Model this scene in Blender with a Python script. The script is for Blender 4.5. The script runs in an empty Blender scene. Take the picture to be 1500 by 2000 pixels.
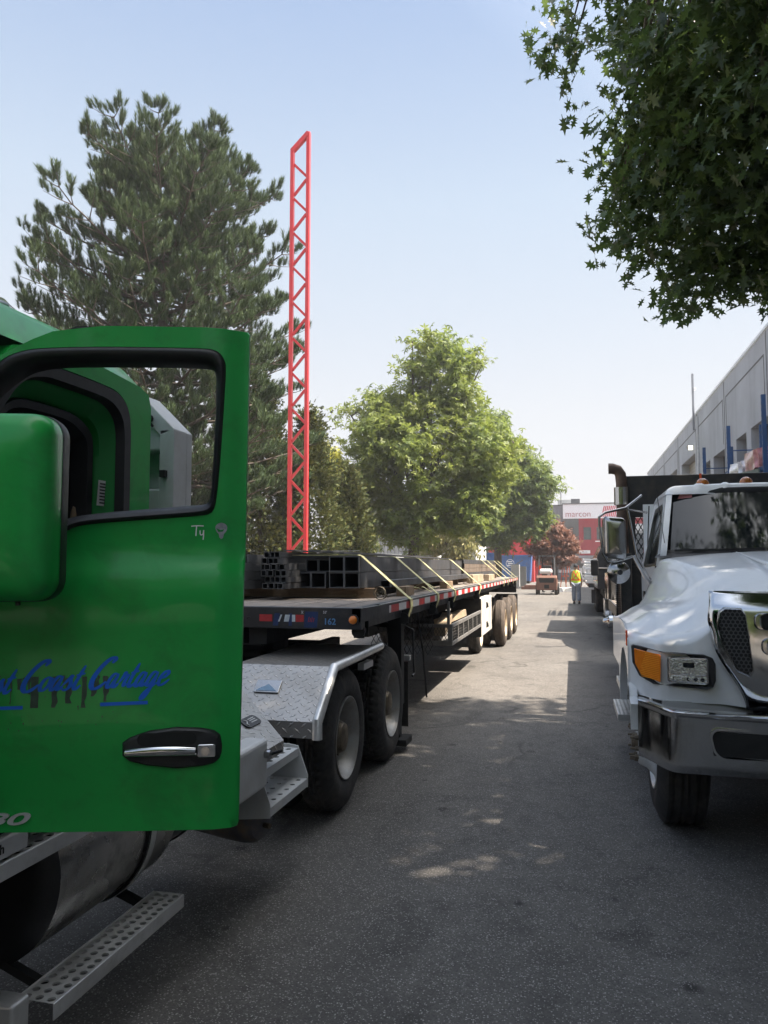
import bpy, math, random
import numpy as np
from mathutils import Vector, Matrix
from math import sin, cos, pi, radians, atan2, sqrt
random.seed(7); np.random.seed(7)
scene = bpy.context.scene
COL = scene.collection
# ---------------------------------------------------------------- camera
cam_d = bpy.data.cameras.new("camera"); cam = bpy.data.objects.new("camera", cam_d); COL.objects.link(cam)
cam_d.sensor_fit = 'VERTICAL'; cam_d.sensor_height = 36; cam_d.sensor_width = 27; cam_d.lens = 36*1480/2000
cam_d.clip_end = 4000; cam_d.clip_start = .05
cam.location = (0, 0, 1.72); cam.rotation_euler = (radians(90+4.058), 0, radians(13.93))
scene.camera = cam
# ---------------------------------------------------------------- sky and sun
SUN_EL = 57.2
world = bpy.data.worlds.new("World"); scene.world = world; world.use_nodes = True
wn = world.node_tree; bg = wn.nodes["Background"]
sky = wn.nodes.new("ShaderNodeTexSky"); sky.sky_type = 'NISHITA'; sky.sun_disc = False
sky.sun_elevation = radians(SUN_EL); sky.sun_rotation = radians(90)
sky.air_density = 1.1; sky.dust_density = 2.5; sky.ozone_density = 2.0; sky.altitude = 0
# smoky summer haze: the Nishita sky whitens towards the horizon
tcw = wn.nodes.new("ShaderNodeTexCoord"); sxw = wn.nodes.new("ShaderNodeSeparateXYZ"); wn.links.new(tcw.outputs['Generated'], sxw.inputs[0])
rpw = wn.nodes.new("ShaderNodeValToRGB"); wn.links.new(sxw.outputs[2], rpw.inputs[0])
ew = rpw.color_ramp.elements; ew[0].position = 0; ew[0].color = (.98,.98,.98,1); ew[1].position = .75; ew[1].color = (.80,.80,.80,1)
for p_, c_ in ((.12,.95),(.32,.88)): e_ = ew.new(p_); e_.color = (c_,c_,c_,1)
hzw = wn.nodes.new("ShaderNodeValToRGB"); wn.links.new(sxw.outputs[2], hzw.inputs[0])
eh = hzw.color_ramp.elements; eh[0].position = 0; eh[0].color = (.99,.965,.97,1); eh[1].position = .62; eh[1].color = (.49,.63,.88,1)
e_ = eh.new(.44); e_.color = (.72,.83,.96,1)
e_ = eh.new(.2); e_.color = (.90,.915,.95,1)
hzs = wn.nodes.new("ShaderNodeVectorMath"); hzs.operation = 'SCALE'; hzs.inputs['Scale'].default_value = 3.55; wn.links.new(hzw.outputs[0], hzs.inputs[0])
mxw = wn.nodes.new("ShaderNodeMixRGB"); wn.links.new(rpw.outputs[0], mxw.inputs[0]); wn.links.new(sky.outputs[0], mxw.inputs[1]); wn.links.new(hzs.outputs[0], mxw.inputs[2])
# bright aureole of the smoke round the sun (well outside the frame)
dt = wn.nodes.new("ShaderNodeVectorMath"); dt.operation = 'DOT_PRODUCT'; wn.links.new(tcw.outputs['Generated'], dt.inputs[0]); dt.inputs[1].default_value = (cos(radians(SUN_EL)), 0, sin(radians(SUN_EL)))
au = wn.nodes.new("ShaderNodeValToRGB"); wn.links.new(dt.outputs['Value'], au.inputs[0])
ea = au.color_ramp.elements; ea[0].position = .45; ea[0].color = (0,0,0,1); ea[1].position = 1; ea[1].color = (1,.93,.82,1)
for p_, c_ in ((.65,.05),(.82,.22),(.94,.55)): e_ = ea.new(p_); e_.color = (c_,c_*.98,c_*.94,1)
ax_ = wn.nodes.new("ShaderNodeVectorMath"); ax_.operation = 'SCALE'; ax_.inputs['Scale'].default_value = 26; wn.links.new(au.outputs[0], ax_.inputs[0])
ad_ = wn.nodes.new("ShaderNodeVectorMath"); ad_.operation = 'ADD'; wn.links.new(mxw.outputs[0], ad_.inputs[0]); wn.links.new(ax_.outputs[0], ad_.inputs[1])
wn.links.new(ad_.outputs[0], bg.inputs[0]); bg.inputs[1].default_value = 0.093
sun_d = bpy.data.lights.new("sun", 'SUN'); sun_d.energy = 4.9; sun_d.angle = radians(.6); sun_d.color = (1, .88, .74)
sun = bpy.data.objects.new("sun", sun_d); COL.objects.link(sun)
sun.rotation_euler = (0, radians(90-SUN_EL), 0)     # light comes from +X
sun.location = (20, 0, 30)
scene.view_settings.view_transform = 'Standard'; scene.view_settings.look = 'None'
scene.view_settings.gamma = 1; scene.view_settings.exposure = 1.52
scene.render.engine = 'CYCLES'
scene.cycles.use_denoising = True
scene.cycles.max_bounces = 7; scene.cycles.diffuse_bounces = 3; scene.cycles.glossy_bounces = 3
scene.cycles.transmission_bounces = 3; scene.cycles.transparent_max_bounces = 8
scene.cycles.caustics_reflective = False; scene.cycles.caustics_refractive = False
scene.cycles.sample_clamp_indirect = 4

# ---------------------------------------------------------------- mesh helpers
class G:
    def __init__(s): s.v = []; s.f = []
    def add(s, vs, fs):
        o = len(s.v); s.v += [tuple(p) for p in vs]; s.f += [tuple(i+o for i in f) for f in fs]; return s
    def box(s, x0, x1, y0, y1, z0, z1):
        return s.add([(x0,y0,z0),(x1,y0,z0),(x1,y1,z0),(x0,y1,z0),(x0,y0,z1),(x1,y0,z1),(x1,y1,z1),(x0,y1,z1)],
                     [(0,3,2,1),(4,5,6,7),(0,1,5,4),(1,2,6,5),(2,3,7,6),(3,0,4,7)])
    def bar(s, p0, p1, w, h, up=(0,0,1)):
        p0 = Vector(p0); p1 = Vector(p1); d = (p1-p0).normalized(); u = Vector(up)
        if abs(d.dot(u)) > .99: u = Vector((0,1,0))
        a = d.cross(u).normalized(); b = a.cross(d).normalized()
        vs = [p+a*(sa*w/2)+b*(sb*h/2) for p in (p0,p1) for sa, sb in ((-1,-1),(1,-1),(1,1),(-1,1))]
        return s.add(vs, [(0,1,2,3),(7,6,5,4),(0,4,5,1),(1,5,6,2),(2,6,7,3),(3,7,4,0)])
    def cyl(s, p0, p1, r0, r1=None, n=16, cap=True):
        r1 = r0 if r1 is None else r1
        return s.tube([p0, p1], [r0, r1], n, cap)
    def tube(s, pts, r, n=8, cap=True):
        pts = [Vector(p) for p in pts]; m = len(pts)
        rs = r if isinstance(r, (list, tuple)) else [r]*m
        t0 = (pts[1]-pts[0]).normalized(); u = Vector((0,0,1)) if abs(t0.z) < .9 else Vector((1,0,0))
        a = t0.cross(u).normalized(); vs = []
        for i, p in enumerate(pts):
            t = (pts[min(i+1,m-1)]-pts[max(i-1,0)]).normalized()
            a = (a - t*a.dot(t)).normalized(); b = t.cross(a)
            vs += [p+(a*cos(2*pi*k/n)+b*sin(2*pi*k/n))*rs[i] for k in range(n)]
        fs = [(i*n+k, i*n+(k+1)%n, (i+1)*n+(k+1)%n, (i+1)*n+k) for i in range(m-1) for k in range(n)]
        if cap: fs += [tuple(range(n))[::-1], tuple((m-1)*n+k for k in range(n))]
        return s.add(vs, fs)
    def lathe(s, c, axis, prof, n=48, mod=None):
        c = Vector(c); ax = Vector(axis).normalized(); u = Vector((0,0,1)) if abs(ax.z) < .9 else Vector((1,0,0))
        a = ax.cross(u).normalized(); b = ax.cross(a); vs = []
        for j, (h, r) in enumerate(prof):
            for k in range(n):
                rr = r + (mod(j, k) if mod else 0); t = 2*pi*k/n
                vs.append(c+ax*h+(a*cos(t)+b*sin(t))*rr)
        fs = [(j*n+k, (j+1)*n+k, (j+1)*n+(k+1)%n, j*n+(k+1)%n) for j in range(len(prof)-1) for k in range(n)]
        return s.add(vs, fs)
    def prism(s, poly, fn, d0, d1):
        n = len(poly); vs = [fn(u,v,d0) for u, v in poly]+[fn(u,v,d1) for u, v in poly]
        return s.add(vs, [tuple(range(n))[::-1], tuple(range(n,2*n))]+[(i,(i+1)%n,n+(i+1)%n,n+i) for i in range(n)])
    def grid(s, fn, nu, nv, wrapu=False):
        vs = [fn(i/nu, j/nv) for j in range(nv+1) for i in range(nu+1)]
        return s.add(vs, [(j*(nu+1)+i, j*(nu+1)+i+1, (j+1)*(nu+1)+i+1, (j+1)*(nu+1)+i) for j in range(nv) for i in range(nu)])
    def rings(s, rings_, close=True):
        n = len(rings_[0]); vs = [p for r in rings_ for p in r]; m = n if close else n-1
        return s.add(vs, [(j*n+i, j*n+(i+1)%n, (j+1)*n+(i+1)%n, (j+1)*n+i) for j in range(len(rings_)-1) for i in range(m)])
    def hollow(s, x0, x1, y0, y1, z0, z1, t):      # rectangular tube along Y, open ends
        def R(y, e): return [(x0+e,y,z0+e),(x1-e,y,z0+e),(x1-e,y,z1-e),(x0+e,y,z1-e)]
        return s.rings([R(y0+.3 if (y1-y0) > 1 else y1, t), R(y0, t), R(y0, 0), R(y1, 0), R(y1, t), R(y1-.3 if (y1-y0) > 1 else y0, t)])
    def perf(s, x0, x1, y0, y1, nx, ny, rf, z):    # plate with round holes in the xy plane
        dx = (x1-x0)/nx; dy = (y1-y0)/ny; r = rf*min(dx, dy)/2
        for i in range(nx):
            for j in range(ny):
                cx = x0+(i+.5)*dx; cy = y0+(j+.5)*dy
                sq = []; ci = []
                for k in range(16):
                    t = 2*pi*k/16+pi/4; c_, s_ = cos(t), sin(t); m = max(abs(c_), abs(s_))
                    sq.append((cx+c_/m*dx/2, cy+s_/m*dy/2, z)); ci.append((cx+c_*r, cy+s_*r, z))
                s.rings([sq, ci, [(p[0],p[1],z-.006) for p in ci]])
        return s
    def build(s, name, mat, parent=None, smooth=False, bevel=0, ang=35, seg=2, sub=0, solid=0):
        me = bpy.data.meshes.new(name); off = Vector((0,0,0)); p = parent
        while p is not None: off += p.location; p = p.parent
        me.from_pydata([(v[0]-off.x, v[1]-off.y, v[2]-off.z) for v in s.v], [], s.f); me.update()
        for m in (mat if isinstance(mat, (list, tuple)) else [mat]): me.materials.append(m)
        o = bpy.data.objects.new(name, me); COL.objects.link(o)
        if parent is not None: o.parent = parent
        if smooth:
            me.polygons.foreach_set("use_smooth", [True]*len(me.polygons)); me.set_sharp_from_angle(angle=radians(ang))
        if solid:
            m = o.modifiers.new("s", 'SOLIDIFY'); m.thickness = solid; m.offset = -1
        if sub:
            m = o.modifiers.new("u", 'SUBSURF'); m.levels = sub; m.render_levels = sub
        if bevel:
            m = o.modifiers.new("b", 'BEVEL'); m.width = bevel; m.segments = seg; m.limit_method = 'ANGLE'; m.angle_limit = radians(40)
        return o

def tag(o, label=None, cat=None, group=None, kind=None):
    if label: o["label"] = label
    if cat: o["category"] = cat
    if group: o["group"] = group
    if kind: o["kind"] = kind
    return o
def thing(name, loc, label, cat, group=None):
    o = bpy.data.objects.new(name, None); COL.objects.link(o); o.location = loc; o.empty_display_size = .2
    return tag(o, label, cat, group)
def sub(name, parent, loc=(0,0,0)):
    o = bpy.data.objects.new(name, None); COL.objects.link(o); o.parent = parent; o.location = loc; o.empty_display_size = .1
    return o
def copy_tree(o, parent=None):
    c = o.copy(); COL.objects.link(c)
    if parent is not None: c.parent = parent
    for ch in list(o.children): copy_tree(ch, c)
    return c
def catmull(P, m=8):
    P = [Vector(p) for p in P]; out = []
    for i in range(len(P)-1):
        a = P[max(i-1,0)]; b = P[i]; c = P[i+1]; d = P[min(i+2,len(P)-1)]
        for k in range(m):
            t = k/m; out.append(.5*((2*b)+(c-a)*t+(2*a-5*b+4*c-d)*t*t+(3*b-a-3*c+d)*t**3))
    out.append(P[-1]); return out
def rnd(P, k=2):
    """Chaikin corner rounding of a closed outline"""
    for _ in range(k):
        Q = []
        for a, b in zip(P, P[1:]+P[:1]):
            L_ = sqrt((b[0]-a[0])**2+(b[1]-a[1])**2); t = min(.25, .035/max(L_,1e-6)) if _ == 0 else .25
            Q += [(a[0]+(b[0]-a[0])*t, a[1]+(b[1]-a[1])*t), (a[0]+(b[0]-a[0])*(1-t), a[1]+(b[1]-a[1])*(1-t))]
        P = Q
    return P
def rrect(x0, x1, y0, y1, r, n=5):
    P = []
    for cx, cy, a in ((x1-r,y1-r,0),(x0+r,y1-r,90),(x0+r,y0+r,180),(x1-r,y0+r,270)):
        for k in range(n+1):
            t = radians(a+90*k/n); P.append((cx+r*cos(t), cy+r*sin(t)))
    return P
def text_g(g, body, size, fn, depth=.002, shear=0, bold=0, align='LEFT', sx=1):
    """flat lettering: fn(u,v,d)->3D"""
    cu = bpy.data.curves.new("t", 'FONT'); cu.body = body; cu.size = size; cu.shear = shear; cu.offset = bold
    cu.align_x = align; cu.resolution_u = 4; cu.extrude = depth/2
    o = bpy.data.objects.new("t", cu); COL.objects.link(o)
    dg = bpy.context.evaluated_depsgraph_get(); me = bpy.data.meshes.new_from_object(o.evaluated_get(dg))
    g.add([fn(v.co.x*sx, v.co.y, v.co.z+depth/2) for v in me.vertices], [tuple(p.vertices) for p in me.polygons])
    bpy.data.objects.remove(o); bpy.data.curves.remove(cu); bpy.data.meshes.remove(me)
    return g
def raw_mesh(name, V, F, mat, parent=None, smooth=False):
    """V (N,3) array, F (M,k) int array"""
    off = Vector((0,0,0)); p = parent
    while p is not None: off += p.location; p = p.parent
    V = V-np.array([off.x, off.y, off.z])
    me = bpy.data.meshes.new(name); k = F.shape[1]
    me.vertices.add(len(V)); me.vertices.foreach_set("co", V.astype(np.float32).ravel())
    me.loops.add(F.size); me.loops.foreach_set("vertex_index", F.astype(np.int32).ravel())
    me.polygons.add(len(F)); me.polygons.foreach_set("loop_start", np.arange(0, F.size, k, dtype=np.int32))
    try: me.polygons.foreach_set("loop_total", np.full(len(F), k, dtype=np.int32))
    except Exception: pass
    me.update(calc_edges=True)
    if smooth: me.polygons.foreach_set("use_smooth", np.ones(len(F), bool))
    me.materials.append(mat); o = bpy.data.objects.new(name, me); COL.objects.link(o)
    if parent is not None: o.parent = parent
    return o

# ---------------------------------------------------------------- materials
class N:
    """small node builder"""
    def __init__(s, name):
        s.m = bpy.data.materials.new(name); s.m.use_nodes = True; s.t = s.m.node_tree
        s.b = s.t.nodes["Principled BSDF"]; s.out = s.t.nodes["Material Output"]
    def n(s, typ, **kw):
        x = s.t.nodes.new("ShaderNode"+typ)
        for k, v in kw.items(): setattr(x, k, v)
        return x
    def l(s, a, b): s.t.links.new(a, b)
    def co(s, kind='Object', scale=None):
        c = s.n('TexCoord').outputs[kind]
        if scale:
            mp = s.n('Mapping'); mp.inputs['Scale'].default_value = scale; s.l(c, mp.inputs[0]); c = mp.outputs[0]
        return c
    def noise(s, vec, scale, detail=3, rough=.55, dist=0):
        x = s.n('TexNoise'); x.inputs['Scale'].default_value = scale; x.inputs['Detail'].default_value = detail
        x.inputs['Roughness'].default_value = rough; x.inputs['Distortion'].default_value = dist
        s.l(vec, x.inputs['Vector']); return x.outputs['Fac']
    def voro(s, vec, scale, feature='F1', out='Distance'):
        x = s.n('TexVoronoi', feature=feature); x.inputs['Scale'].default_value = scale; s.l(vec, x.inputs['Vector']); return x.outputs[out]
    def ramp(s, fac, stops):
        r = s.n('ValToRGB'); s.l(fac, r.inputs[0]); e = r.color_ramp.elements
        while len(e) < len(stops): e.new(.5)
        for i, (p, c) in enumerate(stops):
            e[i].position = p; e[i].color = (*(c if isinstance(c, (tuple, list)) else (c,c,c)), 1)
        return r.outputs[0]
    def mix(s, fac, a, b, blend='MIX'):
        x = s.n('MixRGB', blend_type=blend)
        for inp, v in ((0, fac), (1, a), (2, b)):
            if hasattr(v, 'is_output') or hasattr(v, 'links'): s.l(v, x.inputs[inp])
            elif inp == 0: x.inputs[0].default_value = v
            else: x.inputs[inp].default_value = (*v, 1)
        return x.outputs[0]
    def math(s, op, a, b=0):
        x = s.n('Math', operation=op)
        for i, v in enumerate((a, b)):
            if hasattr(v, 'links'): s.l(v, x.inputs[i])
            else: x.inputs[i].default_value = v
        return x.outputs[0]
    def bump(s, h, strength=.3, dist=.01):
        b = s.n('Bump'); b.inputs['Strength'].default_value = strength; b.inputs['Distance'].default_value = dist
        s.l(h, b.inputs['Height']); s.l(b.outputs[0], s.b.inputs['Normal']); return b
    def set(s, **kw):
        for k, v in kw.items():
            i = s.b.inputs[k.replace('_', ' ')]
            if hasattr(v, 'links'): s.l(v, i)
            else: i.default_value = (*v, 1) if isinstance(v, tuple) and len(v) == 3 else v
        return s
def basic(name, col, rough=.5, metal=0, var=.12, vscale=6, bump=0, bscale=60, coat=0, spec=.5, dirt=None, dscale=3, damt=.5):
    n = N(name); v = n.co()
    f = n.noise(v, vscale, 5, .6)
    c = n.mix(n.ramp(f, [(.3, 0.), (.7, 1.)]), tuple(x*(1-var) for x in col), tuple(min(1, x*(1+var)) for x in col))
    if dirt:
        g = n.noise(v, dscale, 8, .7, .4)
        c = n.mix(n.math('MULTIPLY', n.ramp(g, [(.48, 0.), (.68, 1.)]), damt), c, dirt)
    r = n.ramp(n.noise(v, vscale*2.3, 4), [(.2, max(0, rough-.08)), (.8, min(1, rough+.1))])
    n.set(Base_Color=c, Roughness=r, Metallic=float(metal), Specular_IOR_Level=spec, Coat_Weight=float(coat), Coat_Roughness=.05)
    if bump: n.bump(n.noise(v, bscale, 5), bump, .01)
    return n.m
M = {}
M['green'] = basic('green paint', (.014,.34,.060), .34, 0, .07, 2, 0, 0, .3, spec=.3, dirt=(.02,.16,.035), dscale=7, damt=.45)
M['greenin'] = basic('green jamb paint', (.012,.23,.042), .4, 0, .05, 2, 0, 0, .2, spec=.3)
M['white'] = basic('white paint', (.78,.80,.82), .38, 0, .015, 1.5, 0, 0, .6, dirt=(.55,.54,.5), dscale=5, damt=.25)
M['chrome'] = basic('chrome', (.62,.63,.645), .11, 1, .06, 4, .03, 12, dirt=(.4,.38,.35), dscale=7, damt=.35)
M['chromed'] = basic('worn chrome', (.42,.42,.42), .16, 1, .1, 5, .05, 20, dirt=(.25,.22,.19), dscale=8, damt=.5)
M['alu'] = basic('aluminium', (.66,.66,.65), .34, .6, .1, 5, .08, 40, dirt=(.3,.28,.25), dscale=4, damt=.5)
M['alub'] = basic('brushed tank aluminium', (.42,.41,.385), .27, .9, .2, 3, .14, 9, dirt=(.07,.062,.05), dscale=2.0, damt=.85)
M['alup'] = basic('painted aluminium', (.52,.53,.53), .5, .2, .06, 3, .05, 30, dirt=(.35,.33,.3), dscale=5, damt=.4)
M['black'] = basic('black plastic', (.018,.018,.02), .45, 0, .2, 10, .1, 120)
M['blackm'] = basic('matt black', (.012,.012,.012), .8, 0, .2, 6)
M['blacksteel'] = basic('black painted steel', (.022,.023,.026), .42, 0, .25, 5, .1, 40, dirt=(.09,.075,.06), dscale=4, damt=.6)
M['interior'] = basic('cab interior', (.02,.02,.021), .85, 0, .3, 6)
M['rubber'] = basic('tyre rubber', (.022,.021,.021), .75, 0, .3, 9, .25, 60, dirt=(.08,.068,.058), dscale=5, damt=.65)
M['rubbert'] = basic('dusty trailer tyre rubber', (.065,.052,.043), .85, 0, .2, 9, .2, 60, dirt=(.15,.115,.09), dscale=5, damt=.6)
M['rubber_seal'] = basic('rubber seal', (.012,.012,.014), .5, 0, .1, 12)
M['rim'] = basic('painted steel rim', (.30,.295,.285), .45, .45, .1, 7, .05, 40, dirt=(.22,.18,.14), dscale=6, damt=.7)
M['rimt'] = basic('trailer rim', (.62,.5,.36), .55, .1, .1, 7, 0, 40, dirt=(.3,.17,.08), dscale=6, damt=.8)
M['hub'] = basic('greasy hub', (.15,.12,.085), .5, .5, .3, 20, .3, 60)
M['tube'] = basic('mill scale steel', (.115,.12,.13), .42, .5, .3, 2.5, .1, 30, dirt=(.16,.12,.09), dscale=2, damt=.35)
M['tubeb'] = basic('rusty brown steel', (.22,.18,.15), .55, .4, .3, 3, .1, 30, dirt=(.2,.12,.07), dscale=2, damt=.5)
M['tubeshade'] = M['blackm']
M['red'] = basic('red paint', (.62,.03,.035), .42, 0, .06, 3, .04, 30, coat=.3, dirt=(.4,.09,.08), dscale=4, damt=.3)
M['strap'] = basic('yellow webbing', (.55,.52,.27), .8, 0, .2, 30, .3, 200, dirt=(.3,.28,.17), dscale=7, damt=.5)
M['glassdark'] = basic('opaque dark glass', (.012,.015,.018), .03, 0, .05, 3, 0, 1, 0, spec=.55)  # opaque dark colour stands in for dim cab interiors behind the glass
M['mirrorglass'] = basic('mirror glass', (.75,.78,.8), .03, 1, .02, 3)
M['orange'] = basic('orange lens', (.75,.20,.012), .18, 0, .1, 30, .3, 70, coat=.8)
M['amber'] = basic('dark amber dome', (.42,.13,.02), .25, 0, .15, 20, 0, 1, coat=.8)
M['redlens'] = basic('red orange reflector', (.7,.09,.02), .2, 0, .1, 30, coat=.8)
M['blue'] = basic('blue painted steel', (.035,.11,.30), .5, 0, .15, 4, .08, 20, dirt=(.12,.11,.12), dscale=3, damt=.5)
M['rackblue'] = basic('rack blue paint', (.03,.085,.22), .5, 0, .15, 6, 0, 1, dirt=(.09,.09,.1), dscale=5, damt=.4)
M['galv'] = basic('galvanised steel', (.68,.69,.70), .38, .65, .12, 9, .1, 40)
M['blueletter'] = basic('blue vinyl lettering', (.010,.14,.72), .6, 0, .1, 14)
M['cloud'] = basic('white vinyl', (.78,.78,.78), .5, 0, .03, 5)
M['rustorange'] = basic('faded orange paint', (.17,.075,.05), .6, 0, .2, 5, .1, 20, dirt=(.16,.09,.06), dscale=5, damt=.7)
M['lamp'] = None
def mat_wood(name, a, b, scale=(3,60,60)):
    n = N(name); v = n.co('Object', scale); w = n.noise(v, 1.2, 6, .65, .6); v2 = n.co()
    c = n.mix(n.ramp(w, [(.3, 0.), (.7, 1.)]), a, b); c = n.mix(n.ramp(n.noise(v2, 2.5, 5), [(.45, 0.), (.7, .6)]), c, tuple(x*.45 for x in a))
    n.set(Base_Color=c, Roughness=.85); n.bump(w, .5, .01); return n.m
M['deckwood'] = mat_wood('weathered deck boards', (.17,.14,.12), (.30,.26,.225), (6,60,6))
M['timber'] = mat_wood('sawn timber', (.22,.15,.09), (.36,.26,.17), (4,40,40))
M['palletwood'] = mat_wood('pale timber', (.36,.28,.19), (.5,.4,.28), (4,40,40))
def mat_asphalt(name, base, fleck, dusty, seed=0):
    n = N(name); v = n.co(); c0 = n.noise(v, .35, 6, .6, .3); 
    c = n.mix(n.ramp(c0, [(.35, 0.), (.7, 1.)]), tuple(x*.72 for x in base), tuple(x*1.2 for x in base))
    st = n.noise(n.co('Object', (1.2,.22,1)), .9, 7, .65, .8)                        # traffic streaks along the lane
    c = n.mix(n.math('MULTIPLY', n.ramp(st, [(.45, 0.), (.68, 1.)]), .62), c, tuple(x*.5 for x in base))
    du = n.noise(v, .16, 5, .6); c = n.mix(n.math('MULTIPLY', n.ramp(du, [(.4, 0.), (.75, 1.)]), .6), c, dusty)
    mo = n.noise(v, 5.5, 7, .75); c = n.mix(n.ramp(mo, [(.36, .55), (.52, 0.)]), c, tuple(x*.5 for x in base))
    mo2 = n.noise(v, 23, 5, .8); c = n.mix(n.ramp(mo2, [(.55, 0.), (.72, .45)]), c, tuple(x*1.5 for x in base))
    d3 = n.voro(n.co('Object', (1,.8,1)), 4.6); c = n.mix(n.math('MULTIPLY', n.ramp(d3, [(.05, 1.), (.16, 0.)]), n.ramp(n.noise(v, .9, 2), [(.54, 0.), (.6, .8)])), c, tuple(x*.2 for x in base))
    # oil drips and stains
    dr = n.voro(v, 1.7); c = n.mix(n.math('MULTIPLY', n.ramp(dr, [(.04, 1.), (.10, 0.)]), .85), c, tuple(x*.22 for x in base))
    oil = n.noise(v, 1.1, 6, .7, 1.2); c = n.mix(n.math('MULTIPLY', n.ramp(oil, [(.54, 0.), (.68, 1.)]), .7), c, tuple(x*.38 for x in base))
    # aggregate: two stone sizes with their own colours
    vc = n.voro(v, 140, 'F1', 'Color'); sep = n.n('SeparateColor'); n.l(vc, sep.inputs[0])
    vd = n.voro(v, 140)
    st1 = n.math('MULTIPLY', n.ramp(sep.outputs[0], [(.76, 0.), (.93, 1.)]), n.ramp(vd, [(.35, 1.), (.6, 0.)]))
    c = n.mix(n.math('MULTIPLY', st1, .8), c, fleck)
    c = n.mix(n.math('MULTIPLY', n.ramp(sep.outputs[1], [(.6, 0.), (1., 1.)]), .55), c, tuple(x*.35 for x in base))
    v2 = n.voro(v, 75, 'F1', 'Color'); s2 = n.n('SeparateColor'); n.l(v2, s2.inputs[0]); vd2 = n.voro(v, 75)
    st2 = n.math('MULTIPLY', n.ramp(s2.outputs[0], [(.9, 0.), (.97, 1.)]), n.ramp(vd2, [(.25, 1.), (.42, 0.)]))
    c = n.mix(n.math('MULTIPLY', st2, .5), c, fleck)
    # fine cracks
    ck = n.n('TexVoronoi', feature='DISTANCE_TO_EDGE'); ck.inputs['Scale'].default_value = .33
    nz = n.n('TexNoise'); nz.inputs['Scale'].default_value = 2.2; nz.inputs['Detail'].default_value = 5; n.l(v, nz.inputs['Vector'])
    wv = n.n('VectorMath', operation='MULTIPLY_ADD'); n.l(nz.outputs['Color'], wv.inputs[0]); wv.inputs[1].default_value = (.7,.7,0); n.l(v, wv.inputs[2])
    n.l(wv.outputs[0], ck.inputs['Vector'])
    crack = n.math('MULTIPLY', n.ramp(ck.outputs['Distance'], [(.003, 1.), (.012, 0.)]), n.ramp(n.noise(v, .5, 3), [(.5, 0.), (.6, 1.)]))
    c = n.mix(n.math('MULTIPLY', crack, .6), c, tuple(x*.25 for x in base))
    n.set(Base_Color=c, Roughness=n.ramp(c0, [(.3, .72), (.7, .92)]), Specular_IOR_Level=.35)
    h = n.math('ADD', n.math('MULTIPLY', vd, -.6), n.noise(v, 60, 6, .7)); n.bump(h, .55, .008)
    return n.m
M['asphalt'] = mat_asphalt('asphalt', (.138,.131,.122), (.46,.44,.42), (.178,.158,.138))
M['gravel'] = mat_asphalt('dusty lot', (.20,.17,.14), (.45,.4,.34), (.28,.23,.18))
def mat_tread(name='diamond tread plate'):
    n = N(name); tc = n.n('TexCoord'); mp = n.n('Mapping'); mp.inputs['Rotation'].default_value = (0,0,radians(45))
    g = n.n('NewGeometry')
    # plate coordinates: x and (y - z) so sloped panels keep the pattern
    sx = n.n('SeparateXYZ'); n.l(tc.outputs['Object'], sx.inputs[0])
    a = sx.outputs[0]; b = n.math('ADD', sx.outputs[1], n.math('MULTIPLY', sx.outputs[2], 1.1))
    S = 17.
    p = n.math('MULTIPLY', n.math('ADD', a, b), S*.7071); q = n.math('MULTIPLY', n.math('SUBTRACT', a, b), S*.7071)
    fp = n.math('FRACT', p); fq = n.math('FRACT', q)
    par = n.math('MODULO', n.math('ADD', n.math('FLOOR', p), n.math('FLOOR', q)), 2.); par = n.math('ABSOLUTE', par)
    dp = n.math('ABSOLUTE', n.math('SUBTRACT', fp, .5)); dq = n.math('ABSOLUTE', n.math('SUBTRACT', fq, .5))
    e1 = n.math('ADD', n.math('MULTIPLY', dp, 2.1), n.math('MULTIPLY', dq, 7.)); e2 = n.math('ADD', n.math('MULTIPLY', dp, 7.), n.math('MULTIPLY', dq, 2.1))
    gt = n.math('GREATER_THAN', par, .5); e = n.math('ADD', n.math('MULTIPLY', e1, gt), n.math('MULTIPLY', e2, n.math('SUBTRACT', 1., gt)))
    h = n.ramp(e, [(.55, 1.), (1., 0.)])
    v = n.co(); d = n.ramp(n.noise(v, 4, 6, .7), [(.45, 0.), (.7, .7)])
    c = n.mix(d, (.40,.385,.365), (.26,.24,.215)); c = n.mix(n.math('MULTIPLY', h, .6), c, (.74,.72,.69))
    n.set(Base_Color=c, Roughness=.38, Metallic=.75); n.bump(h, 1., .012); return n.m
M['tread'] = mat_tread()
def mat_stripe(name, axis, period, a, b, thresh=.5):
    n = N(name); sx = n.n('SeparateXYZ'); n.l(n.co(), sx.inputs[0]); w = n.math('FRACT', n.math('MULTIPLY', sx.outputs[axis], 1/period))
    n.set(Base_Color=n.mix(n.math('GREATER_THAN', w, thresh), a, b), Roughness=.35); return n.m
M['tape'] = mat_stripe('red and white reflective tape', 1, .58, (.5,.03,.03), (.6,.6,.6))
def mat_concrete(name, col):
    n = N(name); v = n.co(); c = n.mix(n.ramp(n.noise(v, .5, 6, .6), [(.3, 0.), (.75, 1.)]), tuple(x*.85 for x in col), tuple(x*1.12 for x in col))
    s = n.noise(n.co('Object', (1,1,.09)), 1.6, 6, .7, .4); c = n.mix(n.math('MULTIPLY', n.ramp(s, [(.5, 0.), (.72, 1.)]), .45), c, tuple(x*.6 for x in col))
    n.set(Base_Color=c, Roughness=.85); n.bump(n.noise(v, 18, 6), .15, .02); return n.m
M['concrete'] = mat_concrete('tilt up concrete', (.49,.515,.56))
M['greywall'] = mat_concrete('grey metal wall', (.26,.27,.29))
M['darkwall'] = mat_concrete('charcoal wall', (.12,.125,.12))
M['redwall'] = mat_concrete('dull red wall', (.30,.035,.045))
M['redbright'] = mat_concrete('bright red wall', (.62,.035,.04))
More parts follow.
